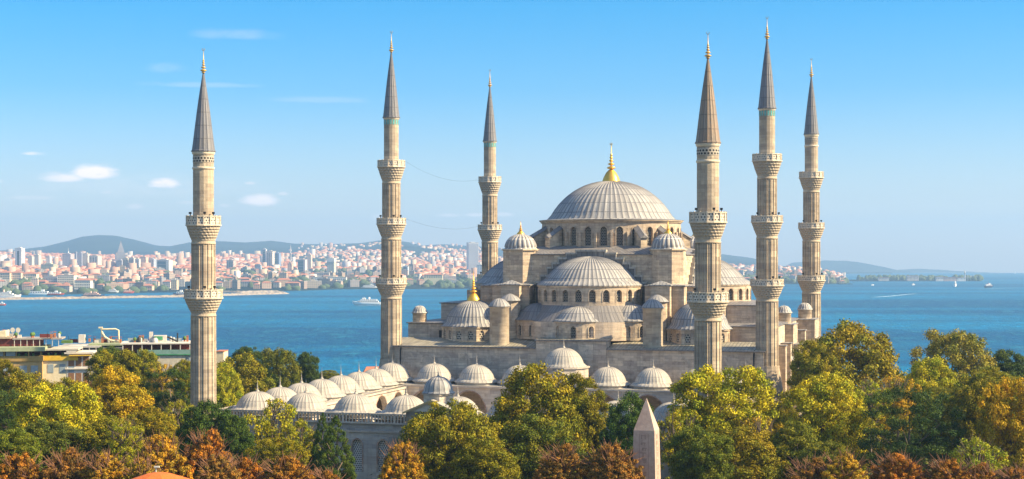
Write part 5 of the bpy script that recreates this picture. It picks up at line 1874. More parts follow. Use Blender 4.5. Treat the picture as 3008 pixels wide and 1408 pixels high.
# yellow hotel: left walls coloured darker to stand for shade, right ones as lit
D = 300
r_, w_, u = bld('hotel', 'yellow and cream hotel with a green terrace canopy and red awnings at the left edge', -60, 119, 1033, D, .16)
k_ = D / F
mb = MB(); W2 = 11.2; L3 = 7.0
mb.box(0, W2, 0, 9, -26, -1.9, 0); mb.box(W2 + .001, W2 + 6.0, 1.6, 9, -26, -1.9, 1)
mb.box(-.2, W2 + .2, -.25, 9, -1.9, -.95, 2, True); mb.box(W2 + .21, W2 + 6.4, 1.3, 9, -1.9, -1.0, 3, True)
for x in (0, 2.2, 4.4, 6.6, 8.8, 11.0): mb.box(x - .1, x + .1, -.1, .1, -.95, .0, 2)
mb.box(1, W2 + 5, 5, 8.8, -.95, -.02, 4)
mb.build('walls', [ochre, cream, plain('timber_ochre', (.42, .27, .09)), yel, redc], r_)
mb = MB()
for x in (.3, 2.5, 4.7): mb.box(x, x + 1.7, -.02, .03, -.9, -.08, 0)
for x in (1.2, 4.0, 7.2, 9.2):
    mb.box(x, x + 1.3, -.06, .02, -4.2, -2.7, 0)
for x in (W2 + .8, W2 + 3.0, W2 + 4.6): mb.box(x, x + 1.1, 1.54, 1.62, -4.2, -2.6, 0)
build_split(mb, 'window', gls, r_)
mb = MB(); mb.box(-1, W2 + .6, -.9, 9.2, .0, .75, 0, True); mb.box(W2 + .61, W2 + 6.5, 1.0, 9.1, .0, .3, 1, True); mb.build('terrace_canopy', [green, plain('pale_sheet', (.50, .46, .38))], r_)
mb = MB()
for k in range(7): mb.ngon(7 + k * 1.3, .25 if k < 3 else 1.7, .22, 6, -.98, -.45, 0)
build_split(mb, 'planter', pot, r_)
mb = MB(); mb.box(1, 10.5, 3, 8.5, .76, 2.2, 0); mb.box(.5, 5.2, 2.5, 9, 2.21, 2.5, 1, True); mb.box(5.5, 14.5, 2.6, 9, 2.0, 2.25, 2, True)
for k in range(8): mb.box(5.8 + k * 1.15, 5.9 + k * 1.15, 2.7, 2.8, .76, 2.0, 3)
mb.build('roof_terrace', [redc, plain('tan_sheet', (.42, .33, .24)), plain('grey_sheet', (.34, .30, .27)), wht], r_)
mb = MB()
for (x, z) in ((5.5, 3.8), (6.5, 3.8)):
    mb.lathe([(.05, 0), (.35, .06), (.5, .2)], 14, 0, 0) if False else None
    V0 = [(x + .48 * math.cos(a) * .9, 3 - .1, z + .48 * math.sin(a)) for a in [2 * PI * j / 14 for j in range(14)]]
    mb.face(V0); mb.face([(p[0], p[1] + .08, p[2]) for p in V0][::-1]); mb.tube([(x, 3, z - .1), (x, 3.1, 2.5)], .06, 5)
build_split(mb, 'satellite_dish', wht, r_)
# slanted cream canopy roof at the very left
mb = MB(); mb.prism([(-1.5, 3), (4.2, 3), (4.2, 8), (-1.5, 8)], 2.55, 2.7, 0, True, z1f=lambda x, y: 2.9 + (x + 1.5) * .14); mb.build('slanted_roof', cream, r_)

r_, w_, u = bld('house', 'white timber house with brown shutters beside the yellow hotel', 196, 264, 1040, 304, .16, 'house')
mb = MB(); mb.box(0, 4.4, 0, 7, -24, 0, 0); mb.box(-.4, 4.9, -.5, 7, .01, .3, 0, True)
for k in range(4): mb.box(-.3 + k * .0, 4.5, -.35 + k * 0, 0, -2.9 - k * 2.9, -2.7 - k * 2.9, 0, True)
mb.box(.0, 1.8, -.5, .0, .31, .9, 0, True)
mb.build('walls', wht, r_)
mb = MB()
for k in range(3): mb.box(.3 + k * 1.35, 1.35 + k * 1.35, -.05, .03, -2.3, -.5, 0); mb.box(.3 + k * 1.35, 1.35 + k * 1.35, -.05, .03, -5.4, -3.6, 0)
build_split(mb, 'shutter', brown, r_)
mb = MB(); mb.box(.5, 4.4, -1.0, 0, -.35, -.2, 0, True); mb.build('awning', yel, r_)

r_, w_, u = bld('roof_terrace_building', 'long low building with pale terrace roofs and a curved green water-slide frame', 175, 360, 1025, 318, .12, 'building')
mb = MB(); mb.box(0, 12.4, 0, 9, -24, .2, 0); mb.box(-.3, 8, -.5, 8, .21, .55, 1, True); mb.box(5.5, 12.6, .3, 9, .56, .95, 2, True); mb.box(3.2, 4.4, 3, 4.2, .96, 2.6, 1); mb.box(0, 2, 2, 5, .96, 1.5, 3)
for k in range(9): mb.box(.5 + k * 1.3, .65 + k * 1.3, -.5, -.4, -1.8, .2, 1)
mb.build('walls', [plain('grey_front', (.22, .22, .23)), wht, green, pot], r_)
mb = MB(); z0 = .96
mb.tube([(7.7, 3, z0), (7.7, 3, z0 + 2.9)], .1); mb.tube([(7.5, 3, z0 + 2.7), (10.4, 3, z0 + 2.75), (11.0, 3, z0 + 2.5), (11.1, 3, z0)], .17)
mb.tube([(7.7, 2.9, z0 + 2.2), (8.3, 2.9, z0 + 1.2), (9.4, 2.9, z0 + .5), (11, 2.9, z0 + .25)], .22); mb.box(7.1, 7.9, 2.8, 3.2, z0 + 2.9, z0 + 3.2, 0)
mb.build('pipe_frame', cream, r_)

r_, w_, u = bld('hotel', 'beige hotel with red-walled glazed roof terrace and white chimney left of the leftmost minaret', 360, 562, 1011, 310, .16)
mb = MB(); mb.box(6.5, 11.8, -.2, 9, -24, -2.3, 0); mb.box(10.0, 13.2, .1, 9, -24, -2.0, 1); mb.box(0, 6.6, .6, 9, -24, -2.1, 2); mb.box(-.2, 13.2, 2.8, 8.5, -2.0, -.1, 3); mb.box(-.4, 13.4, -.4, 9, -.09, .14, 4, True)
for k in range(8): mb.box(k * 1.8, .14 + k * 1.8, -.3, -.16, -2.0, -.1, 4)
mb.box(-.2, 13.3, -.5, 9, -2.2, -2.05, 5, True)
mb.build('walls', [beige, wht, plain('slate_front', (.16, .18, .2)), redc, wht, grn], r_)
mb = MB(); mb.box(2.8, 13.2, -.45, -.4, -2.0, -1.15, 0, True); mb.build('glass_rail', plain('green_glass', (.18, .30, .27), .2), r_)
mb = MB(); mb.box(4.8, 5.5, 3, 3.7, .15, 2.15, 0); mb.build('chimney', wht, r_)
mb = MB(); mb.box(5.7, 8.1, 2.5, 4.5, .15, 1.45, 0); mb.box(5.8, 7.4, 2.4, 2.5, .6, 1.3, 1, True); mb.lathe([(.5, .15), (.55, .7), (.3, 1.05)], 10, 6.0, 1.9); mb.build('rooftop_unit', [wht, grn], r_)
mb = MB(); mb.tube([(10.2, 3, .15), (10.2, 3, 1.9)], .14, 8); mb.tube([(8.2, 3, 1.2), (10.1, 3, .3)], .18, 6); mb.lathe([(.35, .15), (.35, .9), (.2, 1.2)], 8, 2.9, 2.6); mb.build('flue', M['iron'], r_)
mb = MB()
for k in range(5): mb.box(10.5 + k * .5, 10.75 + k * .5, .02, .1, -3.3, -2.6, 0)
build_split(mb, 'window', gls, r_)
r_, w_, u = bld('house', 'blue-grey gabled house tucked behind the white timber house', 268, 292, 1062, 306, 0, 'house')
mb = MB(); mb.box(0, 2.6, 0, 5, -20, 0, 0); mb.prism([(-.2, -.2), (2.8, -.2), (2.8, 5), (-.2, 5)], .01, .02, 1, z1f=lambda x, y: .3 + x * .35); mb.box(1.0, 1.7, -.05, .02, -2.0, -.9, 2); mb.build('walls', [plain('bluegrey', (.4, .45, .52)), wht, M['dark']], r_)
r_, w_, u = bld('house', 'small cream house wall peeping out right of the leftmost minaret', 634, 655, 1034, 330, 0, 'house')
mb = MB(); mb.box(0, 1.6, 0, 5, -20, 0, 0); mb.box(-.1, 1.7, -.1, 5.1, .01, .15, 1, True); mb.build('walls', [cream, tile_red], r_)
r_, w_, u = bld('house', 'red tiled roof of a low house below the second minaret by the water', 1070, 1122, 1082, 420, .1, 'house')
mb = MB(); mb.box(0, 5.2, 0, 7, -25, -1.2, 0)
for f in ([(-.3, -.4, -1.3), (5.5, -.4, -1.3), (4.6, 3.5, .2), (.6, 3.5, .2)], [(5.5, -.4, -1.3), (5.5, 7.4, -1.3), (4.6, 3.5, .2)], [(-.3, 7.4, -1.3), (-.3, -.4, -1.3), (.6, 3.5, .2)], [(5.5, 7.4, -1.3), (-.3, 7.4, -1.3), (.6, 3.5, .2), (4.6, 3.5, .2)]): mb.face(f, None, 1)
mb.build('walls', [cream, tile_red], r_)

# clutter on the hotel roofs: tanks, vents, aerials, pots, deck posts
rc = random.Random(21)
grey_metal = plain('grey_metal', (.38, .38, .37), .5, .3); terr = plain('terracotta', (.42, .16, .08), .9)
for ro in [o for o in bpy.data.objects if o.parent is None and o.type == 'EMPTY' and o.name.split('.')[0] in ('hotel', 'roof_terrace_building')]:
    nm = ro['label']
    x0, x1, zt0 = (0, 16, .8) if 'yellow' in nm else ((0, 12, .97) if 'slide' in nm else (0, 13, .15))
    for k in range(20):
        x = rc.uniform(x0, x1); y = rc.uniform(2.2, 8); t_ = rc.randint(0, 5)
        if 'yellow' in nm: z0 = 2.52 if x < 5.2 else (2.26 if x < 14 else .3)
        else: z0 = zt0
        mb = MB()
        if t_ == 0: mb.tube([(x, y, z0), (x, y, z0 + rc.uniform(.8, 1.7))], .035, 5); mb.tube([(x - .3, y, z0 + .8), (x + .3, y, z0 + .8)], .025, 4); mb.build('aerial', M['iron'], ro)
        elif t_ == 1: mb.lathe([(.3, z0), (.3, z0 + .75), (.05, z0 + .9)], 12, x, y); mb.build('water_tank', grey_metal, ro)
        elif t_ == 2: mb.box(x - .35, x + .35, y - .25, y + .25, z0, z0 + .55); mb.build('cooling_unit', grey_metal if rc.random() < .5 else wht, ro)
        elif t_ == 3: mb.lathe([(.14, z0), (.2, z0 + .3)], 8, x, y); mb.lathe([(.1, z0 + .3), (.38, z0 + .5), (.3, z0 + .85), (.05, z0 + 1.05)], 7, x, y, mi=1); mb.build('potted_shrub', [terr, pot], ro)
        elif t_ == 4: mb.box(x - .2, x + .2, y - .2, y + .2, z0, z0 + rc.uniform(.6, 1.1)); mb.box(x - .26, x + .26, y - .26, y + .26, z0 + 1.11, z0 + 1.18, 0, True); mb.build('vent_stack', terr, ro)
        else: mb.box(x - .9, x + .9, y - .03, y + .03, z0, z0 + .7); mb.build('windbreak', gls if rc.random() < .5 else redc, ro)

# orange pavilion roof at the bottom edge
r_ = empty('pavilion', P(465, 128, z=GZ), 0); tag(r_, 'pavilion whose orange tiled roof peak shows at the bottom edge', 'pavilion')
zt_ = CZ + (HY - 1387) / F * 128 - GZ
mb = MB(); mb.ngon(0, 0, 3.6, 8, 0, zt_ - 2.2, 0, PI / 8); mb.build('walls', cream, r_)
mb = MB(); mb.lathe([(4.6, zt_ - 2.3), (4.6, zt_ - 2.1), (2.4, zt_ - .62), (.9, zt_ - .12), (.05, zt_)], 8, rot=PI / 8, smooth=False); mb.build('roof', plain('orange_tiles', (.60, .14, .025), .85, .25, 4), r_)

# ------------------------------------------------------------------ obelisk
gr, t, b = new_mat('pink_granite')
tcn = nd(t, 'ShaderNodeTexCoord'); ob = tcn.outputs['Object']
c = mixc(t, ramp(t, noise(t, 2.2, 6, ob, .7), [(.35, 0), (.7, 1)]), (.46, .33, .26), (.33, .22, .175))
c = mixc(t, ramp(t, noise(t, .5, 3, ob), [(.45, 0), (.7, .5)]), c, (.44, .36, .29))
t.links.new(c, b.inputs['Base Color']); b.inputs['Roughness'].default_value = .7; bump(t, b, noise(t, 9, 5, ob), .03, .4)
D = 150.0
tipz = CZ + (HY - 1169) / F * D - GZ; shz = CZ + (HY - 1262) / F * D - GZ
obx = empty('obelisk', P(1899, D, z=GZ), R(-18)); tag(obx, 'pink granite obelisk with carved glyph column rising among the trees', 'obelisk')
mb = MB(); wt, wb = .985, 1.32
zb_ = 3.2
for k in range(4):
    s_ = [(-1, -1), (1, -1), (1, 1), (-1, 1)]; a_, b_ = s_[k], s_[(k + 1) % 4]
    mb.face([(a_[0] * wb, a_[1] * wb, zb_), (b_[0] * wb, b_[1] * wb, zb_), (b_[0] * wt, b_[1] * wt, shz), (a_[0] * wt, a_[1] * wt, shz)])
    mb.face([(a_[0] * wt, a_[1] * wt, shz), (b_[0] * wt, b_[1] * wt, shz), (0, 0, tipz)])
mb.build('shaft', gr, obx)
mb = MB(); mb.box(-1.9, 1.9, -1.9, 1.9, .9, 3.1); mb.box(-2.4, 2.4, -2.4, 2.4, 0, .88); mb.build('pedestal', M['stone_pale'], obx)
gl = MB(); rg = random.Random(4)
def onface(k, s_, z, dd_=.012):
    f = (z - zb_) / (shz - zb_); w_ = wb + (wt - wb) * f + dd_
    return [(s_, -w_, z), (w_, s_, z), (-s_, w_, z), (-w_, -s_, z)][k]
for k in (0, 1, 2, 3):
    z = shz - .4
    while z > zb_ + 1:
        kind = rg.randint(0, 4); s0 = rg.uniform(-.12, .12)
        def bar(sa, sb, za, zb2):
            gl.face([onface(k, sa, za), onface(k, sb, za), onface(k, sb, zb2), onface(k, sa, zb2)])
        if kind == 0: bar(s0 - .28, s0 + .28, z - .07, z); bar(s0 - .05, s0 + .03, z - .45, z - .07)
        elif kind == 1: bar(s0 - .22, s0 - .14, z - .4, z); bar(s0 + .12, s0 + .2, z - .4, z); bar(s0 - .14, s0 + .12, z - .1, z - .04)
        elif kind == 2:
            for q_ in range(3): bar(s0 - .25 + .06 * q_, s0 + .2 - .02 * q_, z - .07 - q_ * .14, z - q_ * .14)
        elif kind == 3: bar(s0 - .2, s0 - .05, z - .34, z - .1); bar(s0 - .05, s0 + .25, z - .2, z - .12); bar(s0 + .1, s0 + .16, z - .4, z - .2)
        else: bar(s0 - .1, s0 + .12, z - .18, z); bar(s0 - .02, s0 + .05, z - .42, z - .18); bar(s0 - .22, s0 + .24, z - .3, z - .24)
        z -= rg.uniform(.5, .62)
    for sg in (-1, 1):
        gl.face([onface(k, sg * .46 - .018, zb_ + 1), onface(k, sg * .46 + .018, zb_ + 1), onface(k, sg * .42 + .018, shz - .3), onface(k, sg * .42 - .018, shz - .3)])
gl.build('glyphs', plain('incised_shadow', (.29, .20, .16), .9), obx)

# cables strung between the two left hall minarets
def cable(p0, p1, sag, label):
    mb = MB(); pts = []
    for k in range(25):
        f = k / 24; pts.append(tuple(p0[i] + (p1[i] - p0[i]) * f - (sag * 4 * f * (1 - f) if i == 2 else 0) for i in range(3)))
    mb.tube(pts, .013, 5); o = mb.build('cable', M['iron']); tag(o, label, 'cable', 'cables between minarets')
c0 = at_m(-33.3, .3, 0); c1 = at_m(-31.9, 61.5, 0)
cable((c0[0] + 2.3, c0[1] + .5, CZ + 17.2), (c1[0] - 3.7, c1[1], CZ + 16.6), 1.6, 'upper thin cable sagging between two minarets over the sea')
cable((c0[0] + 2.4, c0[1] + .5, CZ + 6.9), (c1[0] - 3.8, c1[1], CZ + 6.6), 1.2, 'lower thin cable sagging between two minarets over the sea')

# red flag and park lamp
mb = MB(); mb.tube([(0, 0, 0), (0, 0, 12.4)], .05, 6)
fr = empty('flag', P(828, 190, z=GZ)); tag(fr, 'small red flag on a pole among the orange trees', 'flag')
mb.build('pole', M['iron'], fr)
mb = MB(); rows = [[(.05 - .16 * j, .12 * math.sin(j * 1.1), 12.3 - .1 * j - .75 * i + .06 * math.sin(j)) for j in range(7)] for i in (0, 1)]
mb.grid(rows); mb.grid([[(p[0], p[1] + .02, p[2]) for p in r__] for r__ in rows][::-1]); mb.build('cloth', plain('red_cloth', (.62, .02, .02), .8), fr)
lp = empty('park_lamp', P(458, 140, z=GZ)); tag(lp, 'slim park lamp with a flat white head above the pavilion', 'lamp')
mb = MB(); zz = CZ + (HY - 1374) / F * 140 - GZ; mb.tube([(0, 0, 0), (0, 0, zz)], .05, 6); mb.build('pole', wht, lp)
mb = MB(); mb.box(-.15, .3, -.12, .12, zz, zz + .12, 0, True); mb.build('lamp_head', wht, lp)

# ------------------------------------------------------------------ trees
def leafmat(name, gloss=.45):
    m, t, b = new_mat(name)
    oi = nd(t, 'ShaderNodeObjectInfo'); a_ = nd(t, 'ShaderNodeAttribute', attribute_name='leaf'); a2 = nd(t, 'ShaderNodeAttribute', attribute_name='bough')
    base = oi.outputs['Color']
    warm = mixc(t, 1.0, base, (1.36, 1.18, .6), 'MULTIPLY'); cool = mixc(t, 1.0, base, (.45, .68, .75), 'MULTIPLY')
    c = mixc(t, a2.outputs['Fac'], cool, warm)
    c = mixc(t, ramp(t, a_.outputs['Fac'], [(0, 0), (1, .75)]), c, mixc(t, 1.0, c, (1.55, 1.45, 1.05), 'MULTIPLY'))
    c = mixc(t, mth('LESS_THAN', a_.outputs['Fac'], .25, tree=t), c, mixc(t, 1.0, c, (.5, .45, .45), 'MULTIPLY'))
    t.links.new(c, b.inputs['Base Color']); b.inputs['Roughness'].default_value = gloss + .2; b.inputs['Specular IOR Level'].default_value = .12
    tr = t.nodes.new('ShaderNodeBsdfTranslucent'); t.links.new(c, tr.inputs['Color'])
    mx = t.nodes.new('ShaderNodeMixShader'); mx.inputs[0].default_value = .2
    t.links.new(b.outputs[0], mx.inputs[1]); t.links.new(tr.outputs[0], mx.inputs[2])
    t.links.new(mx.outputs[0], t.nodes['Material Output'].inputs['Surface'])
    return m


leafm = leafmat('foliage'); bark = plain('bark', (.16, .12, .09), .95, .4, 3)
twigm = plain('twig_bark', (.22, .11, .06), .95, .4, 3)


def leaves(centers, radii, per, size, seed, squash=.8, up=.25, narrow=.6, fill=.35):
    """quads in shells round many small boughs; centers (n,3) radii (n)"""
    r_ = np.random.RandomState(seed)
    n = len(centers)
    cnts = np.maximum(20, (per * (radii / radii.mean()) ** 2).astype(int))
    tot = cnts.sum(); idx = np.repeat(np.arange(n), cnts)
    dirs = r_.normal(size=(tot, 3)); dirs /= np.linalg.norm(dirs, axis=1)[:, None]
    rad = radii[idx] * (fill + (1 - fill) * r_.rand(tot) ** .45) * (1 + .18 * r_.normal(size=tot))
    pos = centers[idx] + dirs * rad[:, None] * np.array([1, 1, squash])
    nrm = dirs + r_.normal(size=(tot, 3)) * .55 + np.array([0, 0, up]); nrm /= np.linalg.norm(nrm, axis=1)[:, None]
    t1 = np.cross(nrm, r_.normal(size=(tot, 3))); t1 /= np.linalg.norm(t1, axis=1)[:, None]; t2 = np.cross(nrm, t1)
    s = size * r_.uniform(.6, 1.4, tot)[:, None]
    V = np.stack([pos - t1 * s, pos - t2 * s * narrow + nrm * s * .15, pos + t1 * s, pos + t2 * s * narrow + nrm * s * .15], 1).reshape(-1, 3)
    Fq = np.arange(tot * 4).reshape(-1, 4)
    bough = np.clip(r_.rand(n)[idx] * .7 + .3 * r_.rand(tot), 0, 1)
    return V, Fq, r_.rand(tot), bough


def crown_broad(seed, n=260, per=185, size=.021, lob=3):
    """unit crown (radius 1, z from -1 to 1) made of boughs grouped in a few big uneven lobes"""
    r_ = np.random.RandomState(seed)
    L = []
    for k in range(lob * 5):
        d = r_.normal(size=3); d /= np.linalg.norm(d); d[2] = abs(d[2]) * 1.0 - .25
        L.append((d * r_.uniform(.38, .62) * np.array([1, 1, .9]), r_.uniform(.30, .46)))
    C = []; Rr = []
    while len(C) < n:
        c0, r0 = L[r_.randint(len(L))]
        d = r_.normal(size=3); d /= np.linalg.norm(d)
        p = c0 + d * r0 * r_.uniform(.75, 1.0)
        if r_.rand() < .78: p = d * r_.uniform(.76, .93) * (1 + .06 * math.sin(4 * d[0] + seed) + .05 * math.sin(5 * d[2] + 2 * seed))
        if p[2] < -.95: continue
        # stay off the inside
        if np.linalg.norm(p * np.array([1, 1, 1.05])) < .45: continue
        if r_.rand() < .16: p = p * r_.uniform(.45, .75)
        C.append(p); Rr.append(r_.uniform(.085, .165))
    C = np.array(C); mx = np.abs(C).max(); C = C / mx * .93
    V, Fq, lf, bg = leaves(C, np.array(Rr), per, size, seed + 1)
    return V, Fq, lf, bg


def crown_cone(seed):
    r_ = np.random.RandomState(seed); C = []; Rr = []
    for k in range(170):
        f = r_.rand() ** .75; z = 1 - 2 * f; rr = .95 * f ** .7 * r_.uniform(.6, 1.05); th = r_.rand() * 2 * PI
        C.append((rr * math.cos(th), rr * math.sin(th), z - .12 * rr)); Rr.append(.06 + .09 * f)
    return leaves(np.array(C), np.array(Rr), 320, .022, seed + 1, .9, .1, .35)


def crown_cedar(seed):
    r_ = np.random.RandomState(seed); C = []; Rr = []
    for k in range(190):
        tier = r_.randint(7); z = -.85 + tier * .27 + r_.normal() * .04; ext = math.sqrt(max(.05, 1 - (z * .85) ** 2)); rr = ext * r_.rand() ** .4; th = r_.rand() * 2 * PI
        C.append((rr * math.cos(th), rr * math.sin(th), z - .1 * rr)); Rr.append(r_.uniform(.09, .15))
    return leaves(np.array(C), np.array(Rr), 190, .02, seed + 1, .6, .3, .35)


def crown_umbels(seed):
    """horse chestnut turning brown: leaves in drooping little parasols, twigs showing"""
    r_ = np.random.RandomState(seed); C = []; Rr = []
    for k in range(420):
        d = r_.normal(size=3); d /= np.linalg.norm(d); d[2] = abs(d[2]) * 1.1 - .3; rr = r_.uniform(.72, 1.0) * (.86 + .2 * math.sin(d[0] * 5 + seed) * math.cos(d[1] * 4))
        C.append(d * rr); Rr.append(r_.uniform(.055, .095))
    return leaves(np.array(C), np.array(Rr), 95, .024, seed + 1, .6, .5, .45, .5)


protoT = {}
def mk(kind, data, zmin=-1):
    V, Fq, lf, bg = data
    z0_, z1_ = np.percentile(V[:, 2], [.4, 99.8]); V[:, 2] = (V[:, 2] - (z0_ + z1_) / 2) / (z1_ - z0_) * 2
    V[:, :2] /= np.percentile(np.abs(V[:, :2]), 99.5)
    me_o = np_obj('crown', V, Fq, leafm, var={'leaf': lf, 'bough': bg})
    me = me_o.data; bpy.data.objects.remove(me_o); protoT[kind] = me
for k in range(5): mk('broad%d' % k, crown_broad(20 + k * 7, lob=2 + k % 3))
mk('airy0', crown_broad(90, n=120, per=80, size=.026)); mk('airy1', crown_broad(97, n=110, per=75, size=.028, lob=2))
mk('cone0', crown_cone(50)); mk('cedar0', crown_cedar(60)); mk('cedar1', crown_cedar(66)); mk('umbel0', crown_umbels(70)); mk('umbel1', crown_umbels(77))


def trunk_mesh(seed, h, cz, w_, ch, thick=.35, nb=7, mat=None, twigs=0):
    r_ = random.Random(seed); mb = MB()
    bend = [(0, 0, -.5), (r_.uniform(-.2, .2), r_.uniform(-.2, .2), h * .3), (r_.uniform(-.4, .4), r_.uniform(-.4, .4), cz), (r_.uniform(-.3, .3), 0, cz + ch * .55)]
    mb.tube(bend, thick, 8, 0, .06)
    for k in range(nb):
        th = 2 * PI * k / nb + r_.uniform(-.3, .3); z0 = cz - ch * .6 + ch * .8 * k / nb; rr = w_ * r_.uniform(.6, .85)
        p0 = (0, 0, max(1.5, z0 - ch * .2)); p1 = (rr * .45 * math.cos(th), rr * .45 * math.sin(th), z0 + ch * .02); p2 = (rr * math.cos(th), rr * math.sin(th), z0 + ch * .35)
        mb.tube([p0, p1, p2], thick * .42, 6, 0, .04)
    for k in range(twigs):
        th = r_.uniform(0, 2 * PI); ph = r_.uniform(-.1, 1.4)
        dx, dy, dz = math.cos(th) * math.cos(ph), math.sin(th) * math.cos(ph), math.sin(ph)
        p0 = (dx * w_ * .25, dy * w_ * .25, cz + dz * ch * .25 - ch * .2); p1 = (dx * w_ * .7 + r_.uniform(-.3, .3), dy * w_ * .7, cz + dz * ch * .65)
        p2 = (dx * w_ * 1.0 + r_.uniform(-.4, .4), dy * w_ * 1.0 + r_.uniform(-.4, .4), cz + dz * ch * 1.0 + .25)
        mb.tube([p0, p1, p2], .07, 4, 0, .018)
        for q_ in range(2):
            p3 = (p2[0] + r_.uniform(-.6, .6), p2[1] + r_.uniform(-.6, .6), p2[2] + r_.uniform(-.1, .6)); mb.tube([p1, p3], .035, 4, 0, .012)
    return mb


# colours: species and season
OL = (.225, .20, .014); YG = (.35, .33, .02); GO = (.45, .30, .018); DG = (.07, .115, .025); MG = (.155, .17, .02); OR = (.38, .17, .03); RB = (.28, .15, .045); OB = (.42, .26, .03); BG = (.23, .20, .035)
